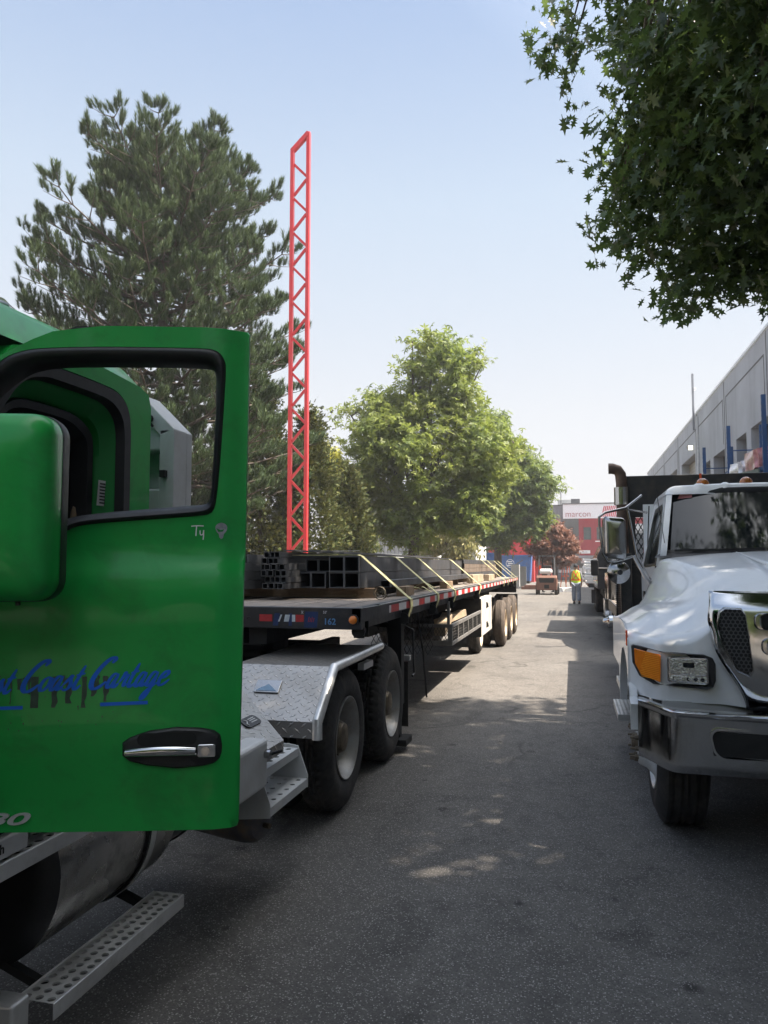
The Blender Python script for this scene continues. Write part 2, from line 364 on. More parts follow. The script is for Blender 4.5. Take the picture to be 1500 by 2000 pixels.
M['palewall'] = mat_concrete('pale wall', (.5,.5,.49))
M['trim'] = basic('dark metal flashing', (.10,.10,.105), .5, .2)
M['shutter'] = mat_stripe('roller shutter', 2, .17, (.36,.33,.29), (.27,.25,.22))
def mat_leaf(name, cols, trans=.35, yellow=None, rough=.5, spec=.4, var_scale=.5):
    n = N(name); g = n.n('NewGeometry'); r = g.outputs['Random Per Island']; v = n.co()
    c = n.ramp(r, [(0., cols[0]), (.5, cols[1]), (1., cols[2])])
    c2 = n.mix(n.ramp(n.noise(v, var_scale, 3), [(.35, 0.), (.68, 1.)]), c, yellow if yellow else cols[2]) if yellow else c
    if yellow: c = n.mix(.55, c, c2)
    n.set(Base_Color=c, Roughness=rough, Specular_IOR_Level=spec)
    tr = n.n('BsdfTranslucent'); n.l(n.mix(.6, c, tuple(min(1, x*2.2) for x in cols[2])), tr.inputs[0])
    mx = n.n('MixShader'); mx.inputs[0].default_value = trans; n.l(n.b.outputs[0], mx.inputs[1]); n.l(tr.outputs[0], mx.inputs[2])
    n.l(mx.outputs[0], n.out.inputs[0]); return n.m
M['leaf_fg'] = mat_leaf('dark lobed leaves', ((.028,.05,.02), (.05,.085,.028), (.10,.15,.04)), .34, rough=.42, spec=.5)
M['leaf_mid'] = mat_leaf('yellow green leaves', ((.045,.085,.024), (.09,.14,.033), (.18,.225,.048)), .36, yellow=(.32,.32,.06), var_scale=.35)
M['leaf_far'] = mat_leaf('green leaves', ((.05,.095,.028), (.09,.14,.036), (.17,.21,.05)), .34)
M['needle'] = mat_leaf('pine needles', ((.028,.052,.025), (.052,.085,.038), (.10,.135,.06)), .1, rough=.6, spec=.15)
M['cedar'] = mat_leaf('cedar sprays', ((.03,.05,.018), (.06,.078,.024), (.14,.135,.04)), .12, rough=.6, spec=.15)
M['leaf_red'] = mat_leaf('bronze maple leaves', ((.09,.035,.03), (.17,.07,.05), (.27,.14,.09)), .25)
M['bark'] = mat_wood('bark', (.07,.055,.045), (.13,.105,.085), (8,8,1.5))

# ---------------------------------------------------------------- ground
def sheet(name, x0, x1, y0, y1, z, mat):
    return tag(G().add([(x0,y0,z),(x1,y0,z),(x1,y1,z),(x0,y1,z)], [(0,1,2,3)]).build(name, mat), kind='structure')
sheet('ground', -1500, 1500, -1500, 1500, -.008, M['gravel'])
sheet('road', -6.6, 60, -40, 200, 0, M['asphalt'])
# ================================================================ green tractor
TX = -2.78                                     # tractor / trailer centre line
gt = thing('tractor_truck', (TX, 3.5, 0), 'bright green day cab tractor with its driver door swung open and blue lettering', 'truck')
def wheel_set(parent, x, y, r, w, side, rimmat, tyremat, deep=.14, rr=.285, tread='lug', n=72, hub=True):
    """wheel whose outer face is at x, side=+1 faces +X"""
    wh = sub('wheel', parent, (0,0,0)); s = side
    prof = [(-w, rr+.02), (-w+.02, r*.80), (-w+.035, r*.93), (-w+.06, r*.985)]
    nt = 12
    for i in range(nt+1): prof.append((-w+.075+(w-.15)*i/nt, r))
    prof += [(-.06, r*.985), (-.03, r*.93), (-.008, r*.82), (-.004, r*.74), (-.012, rr+.035), (-.02, rr+.012), (-.03, rr)]
    def mod(j, k):
        i = j-4
        if i < 0 or i > nt:
            return (-.012 if (tread == 'lug' and j in (3, 4+nt+1) and k % 3 == 0) else 0)
        if tread == 'lug':
            if i in (3, 6, 9): return -.014
            if i in (0, 1, 2, 10, 11, 12): return -.016 if k % 3 == 0 else 0
            return -.014 if (k + (2 if i > 6 else 0)) % 4 == 0 else 0
        return -.012 if i in (2, 5, 7, 10) else 0
    G().lathe((x, y, r), (s,0,0), prof, n*2 if tread == 'lug' else n, mod).build('tyre', tyremat, wh, smooth=True, ang=28)
    rp = [(-.03, rr), (-.012, rr+.004), (-.010, rr-.004), (-.022, rr-.014), (-.035, rr-.03), (-deep, rr-.055), (-deep-.012, rr-.09), (-deep-.0, rr*.55), (-deep+.03, rr*.42), (-deep+.03, .02)]
    g = G().lathe((x, y, r), (s,0,0), rp, 48)
    o = g.build('rim', rimmat, wh, smooth=True, ang=40)
    if hub:
        g = G().lathe((x, y, r), (s,0,0), [(-deep+.01, .12), (-deep+.07, .11), (-deep+.10, .095), (-deep+.11, .06), (-deep+.112, .0)], 24)
        for k in range(10):
            t = 2*pi*k/10; c = Vector((x, y+cos(t)*.135, r+sin(t)*.135)); g.cyl(c+Vector((s*(-deep+.0),0,0)), c+Vector((s*(-deep+.045),0,0)), .014, n=6)
        g.build('hub', M['hub'], wh, smooth=True)
    return wh
XO = -1.56
for yc in (5.28, 6.66):
    wheel_set(gt, XO, yc, .5, .27, 1, M['rim'], M['rubber'])
    wheel_set(gt, XO-.34, yc, .5, .27, 1, M['rim'], M['rubber'], tread='lug', hub=False)
    wheel_set(gt, 2*TX-XO, yc, .5, .6, -1, M['rim'], M['rubber'])
wheel_set(gt, XO-.05, .45, .5, .3, 1, M['rim'], M['rubber'], deep=.02, tread='rib')
wheel_set(gt, 2*TX-XO+.05, .45, .5, .3, -1, M['rim'], M['rubber'], deep=.02, tread='rib')
g = G()
for sx in (-1, 1): g.box(TX+sx*.43-.04, TX+sx*.43+.04, -.6, 7.45, .72, 1.0)
for y in (1.2, 3.2, 4.5, 5.28, 6.66, 7.4): g.box(TX-.4, TX+.4, y-.05, y+.05, .74, .96)
for y in (5.28, 6.66):
    g.cyl((TX-.95, y, .5), (TX+.95, y, .5), .07, n=12); g.lathe((TX, y, .5), (1,0,0), [(-.25,.05),(-.15,.2),(.15,.2),(.25,.05)], 16)
g.build('chassis', M['blackm'], gt)
g = G().cyl((TX, 5.97, 1.04), (TX, 5.97, 1.12), .45, n=32)
g.box(TX-.42, TX+.42, 5.6, 6.4, 1.0, 1.05).build('fifth_wheel', M['blackm'], gt, bevel=.01)
# mudflap behind the tandem and its bracket
G().box(-2.2, -1.58, 7.34, 7.355, .16, .78).build('mudflap', M['rubber'], gt)
G().bar((TX+.4, 7.36, .82), (-1.56, 7.36, .82), .05, .05).build('mudflap_bracket', M['alup'], gt)
# half fender in tread plate with a round polished edge
fx0, fx1 = -2.22, -1.53
P = [(4.36,.70), (4.42,.665), (4.40,.72), (4.83,1.06), (6.02,1.075)]
g = G()
def strip(pts):
    for (a, b) in zip(pts[:-1], pts[1:]):
        g.add([(fx0,a[0],a[1]),(fx1,a[0],a[1]),(fx1,b[0],b[1]),(fx0,b[0],b[1])], [(0,1,2,3)])
strip([(4.47,.665), (4.47,.765), (4.80,1.06), (6.02,1.075)])
fen = g.build('fender', M['tread'], gt, solid=.006)
G().tube([(fx1+.005,4.46,.665), (fx1+.005,4.46,.77), (fx1+.005,4.79,1.055), (fx1+.005,6.03,1.07)], .032, 12).build('fender_edge_rail', M['alu'], fen, smooth=True)
g = G(); U = Vector((0, .746, .666)).normalized(); Nn = Vector((0,-.666,.746))
c0 = Vector((-1.93, 4.655, .932))
fnp = lambda u, v, d: c0+Vector((1,0,0))*u+U*v*1+Nn*d
g.prism(rrect(-.085,.085,-.045,.055,.004), fnp, .002, .010).build('name_plate', M['chromed'], fen, bevel=.002)
g = G(); poly = [(-.07,-.034),(-.04,-.006),(-.02,.002),(0,.020),(.03,.0),(.07,-.034)]
g.prism(poly, fnp, .011, .012).build('plate_emblem', basic('sky blue enamel', (.14,.24,.36), .4), fen)
# fender struts and the frame bracket under it
g = G().bar((-2.5, 5.0, .95), (-1.6, 5.0, 1.02), .04, .04).bar((-2.5,5.85,.95),(-1.6,5.85,1.02), .04,.04)
g.bar((-1.62, 5.78, .93), (-1.62, 6.06, .93), .05, .05); g.build('fender_bracket', M['alup'], fen)
# sloped catwalk panel between box and cab
g = G(); g.add([(-1.50,3.84,.80), (-2.05,4.24,1.12), (-2.05,3.0,1.12), (-1.50,3.0,.80)], [(0,1,2,3)])
g.add([(-2.05,4.24,1.12), (-2.35,4.24,1.12), (-2.35,3.0,1.12), (-2.05,3.0,1.12)], [(0,1,2,3)])
g.add([(-1.50,3.84,.80), (-1.50,3.0,.80), (-1.50,3.0,.74), (-1.50,3.84,.74)], [(0,1,2,3)])
cw = g.build('deck_plate', M['tread'], gt, solid=.008)
g = G(); e1 = Vector((.0,0,0)); up = Vector((0,.56,-.34)).normalized(); nn = Vector((0,.34,.56)).normalized(); cc = Vector((-1.90,3.66,1.105))
# oval dealer plate on the panel
sl = Vector((.864,0,-.503)); nn = Vector((.503,0,.864)); cc = Vector((-1.665, 3.78, .896)); AX = Vector((0,1,0))
g.prism(rrect(-.09,.09,-.035,.035,.03), lambda u,v,d: cc+AX*u-sl*v+nn*d, .002, .008).build('dealer_badge', M['black'], cw)
g = G()
for v in (-.012, .002, .014): g.prism([(-.015,v),(.06,v),(.06,v+.005),(-.015,v+.005)], lambda u,v,d: cc+AX*u-sl*v+nn*d, .0085, .0095)
g.tube([cc+AX*(-.055+.012*sin(k*.7))-sl*(.02-.04*k/8)+nn*.010 for k in range(9)], .003, 5)
g.build('badge_marks', M['alup'], cw)
# aluminium box, two tread steps and their side plates
tb = G().box(-2.15, -1.495, 3.16, 3.62, .62, .86).build('tool_box', M['alup'], gt, bevel=.022, seg=3)
g = G().cyl((-1.495,3.58,.79), (-1.465,3.58,.79), .022, n=10).bar((-1.47,3.56,.79),(-1.44,3.66,.79),.008,.012).cyl((-1.50,3.33,.77),(-1.497,3.33,.77),.012,n=8)
g.build('latch', M['chromed'], tb)
stp = G()
for y in (3.66, 4.22): stp.prism([(-2.0,.40),(-1.50,.45),(-1.50,.52),(-1.56,.68),(-1.62,.69),(-2.0,.69)], lambda u,v,d: (u,d,v), y, y+.008)
stp.box(-1.9,-1.895,3.66,4.22,.42,.69)
sp = stp.build('step_bracket', M['alup'], gt)
for (x0,x1,z) in ((-1.74,-1.555,.67), (-1.74,-1.50,.50)):
    g = G().perf(x0, x1, 3.67, 4.22, 2 if z > .6 else 3, 6, .38, z); g.box(x1-.004, x1, 3.67, 4.22, z-.045, z-.001)
    g.build('step_tread', M['alup'], sp)
# air tank hanging under the box
g = G().lathe((-1.81, 3.88, .375), (1,-.25,0), [(-.5,0),(-.48,.10),(.0,.12),(.12,.12),(.17,.112),(.20,.09),(.215,.045),(.218,0)], 32)
at = g.build('air_tank', basic('dirty painted tank', (.10,.10,.11), .5, .4, .3, 6, .2, 30, dirt=(.22,.15,.10), dscale=6, damt=.8), gt, smooth=True)
G().cyl((-1.62,3.83,.36),(-1.56,3.81,.36),.014,n=6).build('drain_valve', M['hub'], at)
G().box(-1.95,-1.88,3.86,3.90,.44,.74).build('tank_hanger', M['blackm'], at)
# fuel tank with straps, second dark tank
TXC, TZ, TR = -2.03, .665, .335
tk = G().lathe((TXC, 2.26, TZ), (0,1,0), [(.04,TR),(.82,TR),(.84,TR-.02),(.85,.25),(.85,0)], 72).build('fuel_tank', M['alub'], gt, smooth=True)
G().lathe((TXC, 2.26, TZ), (0,1,0), [(0,0),(.0,.25),(.012,TR-.03),(.04,TR-.0005)], 72).build('tank_end', M['black'], tk, smooth=True)  # near cap coloured black to paint the shade it sits in
g = G()
for y in (2.84,): g.lathe((TXC, y, TZ), (0,1,0), [(0,TR+.001),(0,TR+.012),(.012,TR+.014),(.05,TR+.014),(.062,TR+.012),(.062,TR+.001)], 72)
g.build('tank_strap', M['rubber_seal'], tk, smooth=True)
g = G()
for y in (2.84,): g.lathe((TXC, y+.012, TZ), (0,1,0), [(0,TR+.0141),(.001,TR+.017),(.037,TR+.017),(.038,TR+.0141)], 72)
for k in range(3): g.cyl((TXC+.33, 2.87, .80+k*.03), (TXC+.365, 2.87, .80+k*.03), .006, n=6)
g.build('strap_band', M['alu'], tk, smooth=True)
G().lathe((TXC-.02, 3.13, TZ), (0,1,0), [(0,0),(.0,.27),(.02,.30),(.72,.30),(.75,.26),(.75,0)], 56).build('air_reservoir', basic('dark blue grey drum', (.05,.055,.065), .3, .5, .2, 4), gt, smooth=True)
G().lathe((TXC-.02, 3.42, TZ), (0,1,0), [(0,.301),(0,.31),(.03,.31),(.03,.301)], 56).lathe((TXC-.02, 3.6, TZ), (0,1,0), [(0,.301),(0,.31),(.03,.31),(.03,.301)], 56).build('reservoir_band', M['black'], gt, smooth=True)
# cab step on top of the tank, lower hanging step
g = G().perf(-1.93, -1.665, .95, 2.62, 5, 32, .62, .835); us = g.build('upper_step', M['alu'], gt)
g = G().box(-1.665,-1.655,.95,2.62,.785,.838).box(-1.93,-1.92,.95,2.62,.785,.834); g.build('step_lip', M['alu'], us, bevel=.003)
g = G().perf(-1.755, -1.62, 2.18, 3.00, 3, 20, .66, .335); ls = g.build('lower_step', M['alu'], gt)
g = G().box(-1.62,-1.614,2.176,3.006,.285,.338).box(-1.761,-1.755,2.176,3.006,.285,.338).box(-1.755,-1.62,3.0,3.006,.285,.338)
g.build('step_lip', M['alu'], ls, bevel=.003)
g = G(); 
for y in (2.3, 2.92): g.bar((-1.74,y,.31),(-2.05,y+.0,.42),.03,.03)
g.build('step_hanger', M['blackm'], ls)
G().box(-2.02,-1.70,2.09,2.172,.10,.362).build('step_end_box', M['alu'], gt, bevel=.010, seg=3)
# boot brush box on the upper step
bb = G().box(-1.80,-1.668,1.55,2.10,.842,.905).build('boot_brush', M['alup'], gt, bevel=.006)
g = G().box(-1.79,-1.70,1.56,2.09,.905,.93).build('bristles', M['blackm'], bb)
g = G(); text_g(g, 'Boot Brush', .042, lambda u,v,d: (-1.6665+d, 1.80+u, .862+v), .001, bold=.0006); g.build('brush_lettering', M['blackm'], bb)
# black skirt / battery box in front of the tank
G().box(-2.45,-1.76,.98,2.02,.36,.82).build('battery_box', M['blackm'], gt, bevel=.02)
# ---- cab shell
CX = -1.66
def ray_poly(P, c, t):
    d = (cos(t), sin(t)); best = None
    for (a, b) in zip(P, P[1:]+P[:1]):
        ex, ey = b[0]-a[0], b[1]-a[1]; den = d[0]*ey-d[1]*ex
        if abs(den) < 1e-12: continue
        wx, wy = a[0]-c[0], a[1]-c[1]; s = (wx*ey-wy*ex)/den; q = (wx*d[1]-wy*d[0])/den
        if s > 0 and -1e-9 <= q <= 1+1e-9 and (best is None or s > best): best = s
    return (c[0]+d[0]*best, c[1]+d[1]*best)
def angles(c, *polys, n=96, skip=8):
    A = [2*pi*k/n for k in range(n)]
    for P in polys:
        if len(P) > 40: continue
        A += [atan2(y-c[1], x-c[0]) % (2*pi) for x, y in P]
    A = sorted(A); out = [A[0]]
    for a in A[1:]:
        if a-out[-1] > 1e-3: out.append(a)
    return out
cabo = [(1.30,1.0),(2.74,1.0),(2.74,2.36),(2.72,2.41),(2.66,2.43),(2.2,2.46),(1.95,2.40),(1.80,2.25),(1.30,1.86)]
def open_c(e):       # opening outline shrunk by e
    return [(1.80+e,1.0+e),(2.60-e,1.0+e),(2.60-e,2.26-e*.6),(2.575-e,2.345-e),(2.49-e,2.385-e),(2.10,2.385-e),(1.98+e*.3,2.35-e),(1.88+e*.6,2.24-e),(1.80+e,2.05)]
cc_ = (2.25,1.7); A = angles(cc_, cabo, n=200)
R = lambda P, x: [(x, *ray_poly(P if P is cabo else rnd(P), cc_, a)) for a in A]
G().rings([R(cabo, CX-.12), R(cabo, CX), R(open_c(0), CX), R(open_c(0), CX-.02)]).build('cab_side', M['green'], gt, smooth=True, ang=30)
G().rings([R(open_c(0), CX-.018), R(open_c(.005), CX+.004), R(open_c(.045), CX+.004), R(open_c(.055), CX-.03)]).build('door_seal', M['rubber_seal'], gt, smooth=True)
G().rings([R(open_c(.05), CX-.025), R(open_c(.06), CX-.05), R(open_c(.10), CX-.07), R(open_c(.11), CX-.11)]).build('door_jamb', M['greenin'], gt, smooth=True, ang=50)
G().rings([R(open_c(.108), CX-.10), R(open_c(.115), CX-.085), R(open_c(.14), CX-.09), R(open_c(.155), CX-.15)]).build('inner_trim', M['black'], gt, smooth=True)
# warning sticker on the jamb
g = G().add([(CX-.058,2.475,1.945),(CX-.058,2.52,1.945),(CX-.052,2.52,2.04),(CX-.052,2.475,2.04)], [(0,1,2,3)])
stk = g.build('warning_sticker', M['cloud'], gt)
g = G()
for k in range(7):
    z = 1.952+k*.012; g.add([(CX-.050,2.48,z),(CX-.050,2.515,z),(CX-.050,2.515,z+.006),(CX-.050,2.48,z+.006)], [(0,1,2,3)])
g.build('sticker_text', M['black'], stk)
# interior: box open to the door, seat, grab bar, studs
def inner(x0,x1,y0,y1,z0,z1):
    return G().add([(x0,y0,z0),(x1,y0,z0),(x1,y1,z0),(x0,y1,z0),(x0,y0,z1),(x1,y0,z1),(x1,y1,z1),(x0,y1,z1)], [(0,1,2,3),(7,6,5,4),(3,2,6,7),(0,3,7,4),(1,0,4,5)])
inner(2*TX-CX+.1, CX-.11, 1.32, 2.68, 1.02, 2.42).build('cab_interior', M['interior'], gt)
st = G().box(-2.35,-1.92,2.05,2.5,1.45,1.58).box(-2.33,-1.94,2.46,2.58,1.55,2.22)
st.build('driver_seat', M['interior'], gt, bevel=.05, seg=3)
G().tube([(-1.80,2.36,1.55),(-1.79,2.41,1.75),(-1.80,2.47,1.98)],.012,8).build('grab_bar', M['timber'], gt, smooth=True)
g = G()
for k, z in enumerate((1.97,2.03,2.09,2.14,2.19)): g.box(-1.95,-1.943,2.655,2.665+.012,z,z+.004)
g.build('curtain_stud', M['alu'], gt)
# roof with rounded rear corner, rear wall, windshield side, hood
def roof(u, v):      # u across (driver side to far side), v front to rear
    x = CX-.0-(2*(TX-CX)*-1)*u
    half = CX-TX; xx = TX+half*(1-2*u)
    e = min(1, max(0, 1-abs(1-2*u))/.34); ez = sqrt(max(0, 1-(1-e)**2))
    y = 1.30+1.43*v; f = min(1, (1-v)/.30); fz = sqrt(max(0, 1-(1-f)**2)); fr = min(1, max(0,(v+.0))/.5); frz = .25+.75*sqrt(max(0,1-(1-fr)**2))
    return (xx, y, 2.415+.21*ez*(.12+.88*fz)*frz)
G().grid(roof, 40, 28).build('cab_roof', M['green'], gt, smooth=True, ang=60)
g = G().box(2*TX-CX+.05, CX-.06, 2.70, 2.735, 1.0, 2.42); g.build('rear_wall', M['green'], gt, bevel=.01)
g = G().box(2*TX-CX, 2*TX-CX+.1, 1.30, 2.74, 1.0, 2.42); g.build('far_cab_side', M['green'], gt)
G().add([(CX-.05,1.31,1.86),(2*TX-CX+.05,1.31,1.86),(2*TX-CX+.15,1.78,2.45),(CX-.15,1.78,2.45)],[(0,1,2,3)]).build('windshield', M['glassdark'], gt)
def hood(u, v):
    half = 1.02; s = 2*u-1; y = 1.32-2.55*v
    z = 1.86-.42*v-.10*abs(s)**4*2.2-.12*max(0,v-.8)**1*5*.6
    return (TX-half*s*(1-.12*v), y, z)
g = G().grid(hood, 24, 20)
g.build('hood', M['green'], gt, smooth=True)
g = G()
for s in (-1, 1):
    x = TX+s*1.02
    g.prism([(1.32,1.0),(1.32,1.66),(-1.23,1.24),(-1.30,.72),(-.25,.72),(-.12,1.0),(.1,1.13),(.45,1.18),(.8,1.13),(1.02,1.0)], lambda u,v,d: (x+d*s,u,v), -.06, .10)
g.build('front_fender', M['green'], gt, bevel=.03, seg=3)
G().box(TX-.55,TX+.55,-1.27,-1.22,.6,1.36).build('grille', M['chrome'], gt, bevel=.03)
G().box(TX-1.15,TX+1.15,-1.45,-1.28,.38,.74).build('bumper', M['chrome'], gt, bevel=.05, seg=3)
G().lathe((-1.93, 2.28, 2.60), (0,-1,0), [(-.05,.0),(-.05,.022),(.0,.03),(.07,.045),(.10,.055),(.10,.0)], 20).box(-1.97,-1.90,2.20,2.33,2.555,2.572).build('air_horn', M['chrome'], gt, smooth=True)
G().tube([(-1.98,1.5,2.57),(-1.97,2.0,2.665),(-1.96,2.3,2.64)],.012,6).build('roof_rail', M['chromed'], gt)
# corrugated intake / exhaust stack behind the cab
g = G(); g.tube([(-2.15,3.0,1.1),(-2.15,3.0,2.80)], .075, 20)
for k in range(40): g.lathe((-2.15,3.0,2.0+k*.02),(0,0,1),[(0,.076),(.005,.088),(.01,.088),(.015,.076)],20)
g.build('exhaust_stack', M['blackm'], gt, smooth=True)
# aluminium headache rack with shelf pockets
HX = -1.66; HB = 2*TX-HX
hp = [(HX,1.0),(HX,2.31),(HX-.17,2.475),(HB+.17,2.475),(HB,2.31),(HB,1.0)]
g = G()
g.prism(hp, lambda u,v,d: (u,d,v), 3.04, 3.09)
g.box(HX-.07, HX, 2.93, 3.04, 1.0, 2.31).box(HB, HB+.07, 2.93, 3.04, 1.0, 2.31)
g.prism([(HX,2.31),(HX-.17,2.475),(HX-.21,2.42),(HX-.07,2.285)], lambda u,v,d: (u,d,v), 2.93, 3.04)
g.prism([(HX-.17,2.475),(HB+.17,2.475),(HB+.17,2.40),(HX-.21,2.40)], lambda u,v,d: (u,d,v), 2.93, 3.04)
hr = g.build('headache_rack', M['alup'], gt, bevel=.004)
g = G()
for z in (1.30,1.62,1.94,2.22): g.box(HB+.07, HX-.07, 2.945, 3.04, z, z+.115)
g.build('rack_shelf', M['alup'], hr, bevel=.01)
g = G(); g.box(HX-.055,HX-.03,2.905,2.93,2.10,2.13); g.cyl((HX-.12,2.90,2.36),(HX-.12,2.93,2.36),.018,n=8).bar((HX-.12,2.905,2.36),(HX-.09,2.905,2.32),.006,.01)
g.build('rack_fastener', M['blackm'], hr)

# ---- open driver door
TH = radians(19); HNG = Vector((-1.829,1.735,0)); DU = Vector((cos(TH),sin(TH),0)); DN = Vector((sin(TH),-cos(TH),0))
def bulge(u, z):
    f = lambda a, b, x: (lambda t: t*t*(3-2*t))(min(1, max(0, (x-a)/(b-a))))
    b = .026*f(1.80, 1.62, z)*(1-.0*u); b += .010*f(1.735,1.705,z)
    b -= .030*f(1.30,.98,z); b += .012*sin(pi*min(1,max(0,u/.95)))
    b += -.022*f(1.85, 2.43, z)
    b -= .02*f(.88,.955,u)
    return b
def D(u, z, d=0): return HNG+DU*u+DN*(d)+Vector((0,0,z))
def DS(u, z, d=0): return D(u, z, bulge(u, z)+d)
outer = [(.0,.99),(.30,.990),(.925,.978),(.940,.981),(.945,.996),(.952,1.43),(.955,1.877),(.957,2.415),(.95,2.4245),(.831,2.429),(.537,2.423),(.393,2.403),(.336,2.378),(.252,2.331),(.15,2.23),(0,2.0)]
wout = [(.04,1.77),(.34,1.79),(.39,1.795),(.439,1.807),(.481,1.833),(.552,1.842),(.833,1.864),(.862,1.872),(.872,1.899),(.882,2.026),(.893,2.301),(.889,2.332),(.869,2.359),(.832,2.366),(.538,2.361),(.365,2.353),(.309,2.344),(.252,2.32),(.16,2.22),(.04,2.02)]
winn = [(.09,1.81),(.36,1.825),(.40,1.835),(.428,1.847),(.465,1.862),(.551,1.874),(.818,1.898),(.846,1.901),(.854,1.936),(.862,2.178),(.860,2.308),(.840,2.321),(.685,2.32),(.438,2.314),(.338,2.303),(.282,2.272),(.2,2.19),(.09,1.98)]
cd = (.55,2.10); wout = rnd(wout,2); winn = rnd(winn,2); A = angles(cd, outer, n=220)
RO = [ray_poly(outer, cd, a) for a in A]; RW = [ray_poly(wout, cd, a) for a in A]; RI = [ray_poly(winn, cd, a) for a in A]
K = 26
rings = []
for k in range(K+1):
    t = k/K; rings.append([DS(w[0]+(o[0]-w[0])*t, w[1]+(o[1]-w[1])*t) for w, o in zip(RW, RO)])
rings.append([DS(o[0]+(.003 if o[0]>.5 else 0), o[1]+(.002 if o[1]>2 else -.002), -.006) for o in RO]); rings.append([DS(*o, -.035) for o in RO])
door = G().rings(rings).build('driver_door', M['green'], gt, smooth=True, ang=50)
def lerp(P, Q, t): return [(p[0]+(q[0]-p[0])*t, p[1]+(q[1]-p[1])*t) for p, q in zip(P, Q)]
g = G().rings([[DS(*p, -.004) for p in RW], [DS(*p, .008) for p in lerp(RW,RI,.12)], [DS(*p, .012) for p in lerp(RW,RI,.35)], [DS(*p, .004) for p in lerp(RW,RI,.62)], [DS(*p, -.012) for p in lerp(RW,RI,.85)], [DS(*p, -.03) for p in RI], [DS(*p, -.07) for p in RI]])
g.build('window_seal', M['rubber_seal'], door, smooth=True, ang=60)
g = G().rings([[DS(*o, -.034) for o in lerp(RO,RW,.02)], [DS(*o, -.055) for o in lerp(RO,RW,.06)], [DS(*p, -.075) for p in RW], [DS(*p, -.07) for p in RI]])
g.build('inner_door_panel', M['black'], door, smooth=True)
# handle: black bezel with pocket, chrome lever and lock
hb = [(.632,1.232),(.632,1.19),(.650,1.180),(.695,1.167),(.781,1.155),(.852,1.160),(.888,1.169),(.900,1.185),(.903,1.217),(.897,1.250),(.880,1.261),(.85,1.268),(.778,1.272),(.707,1.264),(.672,1.253),(.642,1.242)]
hc = (.77,1.213); A2 = [2*pi*k/48 for k in range(48)]; H0 = [ray_poly(hb, hc, a) for a in A2]
pk = rrect(.675,.835,1.224,1.259,.016); 
g = G().rings([[DS(*p, 0) for p in H0], [DS(*p, .010) for p in lerp(H0,[hc]*48,.04)], [DS(*p, .014) for p in lerp(H0,[hc]*48,.12)], [DS(*p, .012) for p in lerp(H0,[hc]*48,.98)]])
hd = g.build('door_handle', M['black'], door, smooth=True)
g = G().prism(pk, lambda u,v,d: DS(u,v,d), .0135, .0142).build('handle_pocket', M['blackm'], hd)
g = G()
def lever(u, v):
    uu_ = .642+.192*u; a = v*2*pi; hh = .015-.003*(2*u-1)**2-.002*(1-u); zc = 1.2085+.004*sin(pi*u)-.0015
    hh *= min(1, (sqrt(max(0,1-(1-min(1,u/.03))**2)) if u < .03 else 1)+.25)
    return DS(uu_, zc+hh*sin(a), .020+.006*sin(pi*u)+.010*cos(a))
g.grid(lever, 70, 16).build('handle_lever', M['chrome'], hd, smooth=True)
g = G().prism(rrect(.838,.888,1.190,1.226,.006), lambda u,v,d: DS(u,v,d), .012, .026).build('lock_housing', M['chrome'], hd, bevel=.002, smooth=True)
g = G().cyl(DS(.861,1.208,.026), DS(.861,1.208,.029), .012, n=20).build('key_cylinder', M['chromed'], hd)
# brush script lettering, drawn as tapered strokes
L = {
 'W': (.62, [[(.0,.78),(.06,.95),(.12,.9),(.12,.4),(.16,.06),(.24,.2),(.34,.75)],[(.34,.75),(.33,.35),(.38,.05),(.48,.25),(.6,.9)]]),
 'e': (.30, [[(.02,.22),(.14,.27),(.22,.38),(.18,.47),(.09,.42),(.03,.25),(.05,.06),(.13,.01),(.24,.1),(.31,.2)]]),
 's': (.26, [[(.0,.16),(.10,.34),(.16,.47),(.15,.36),(.20,.2),(.18,.06),(.1,.0),(.02,.05)],[(.19,.08),(.27,.18)]]),
 't': (.22, [[(.14,.78),(.10,.5),(.06,.22),(.07,.05),(.13,.01),(.22,.14)],[(.0,.46),(.22,.52)]]),
 'C': (.50, [[(.42,.82),(.47,.93),(.40,1.0),(.27,.9),(.14,.66),(.06,.36),(.08,.12),(.18,.0),(.32,.05),(.46,.22)]]),
 'o': (.29, [[(.16,.46),(.06,.36),(.02,.16),(.07,.02),(.16,.04),(.23,.2),(.22,.38),(.14,.46)],[(.2,.4),(.3,.38)]]),
 'a': (.32, [[(.22,.42),(.12,.46),(.04,.28),(.03,.08),(.09,.01),(.16,.12),(.22,.42)],[(.23,.46),(.20,.2),(.21,.04),(.26,.03),(.33,.15)]]),
 'r': (.25, [[(.02,.16),(.08,.36),(.10,.5),(.13,.38),(.20,.40),(.17,.2),(.18,.05),(.25,.12)]]),
 'g': (.32, [[(.22,.42),(.12,.46),(.04,.28),(.03,.08),(.09,.01),(.16,.12),(.22,.42)],[(.23,.46),(.20,.1),(.14,-.28),(.06,-.42),(.02,-.34),(.10,-.14),(.33,.12)]]),
 ' ': (.22, []),
}
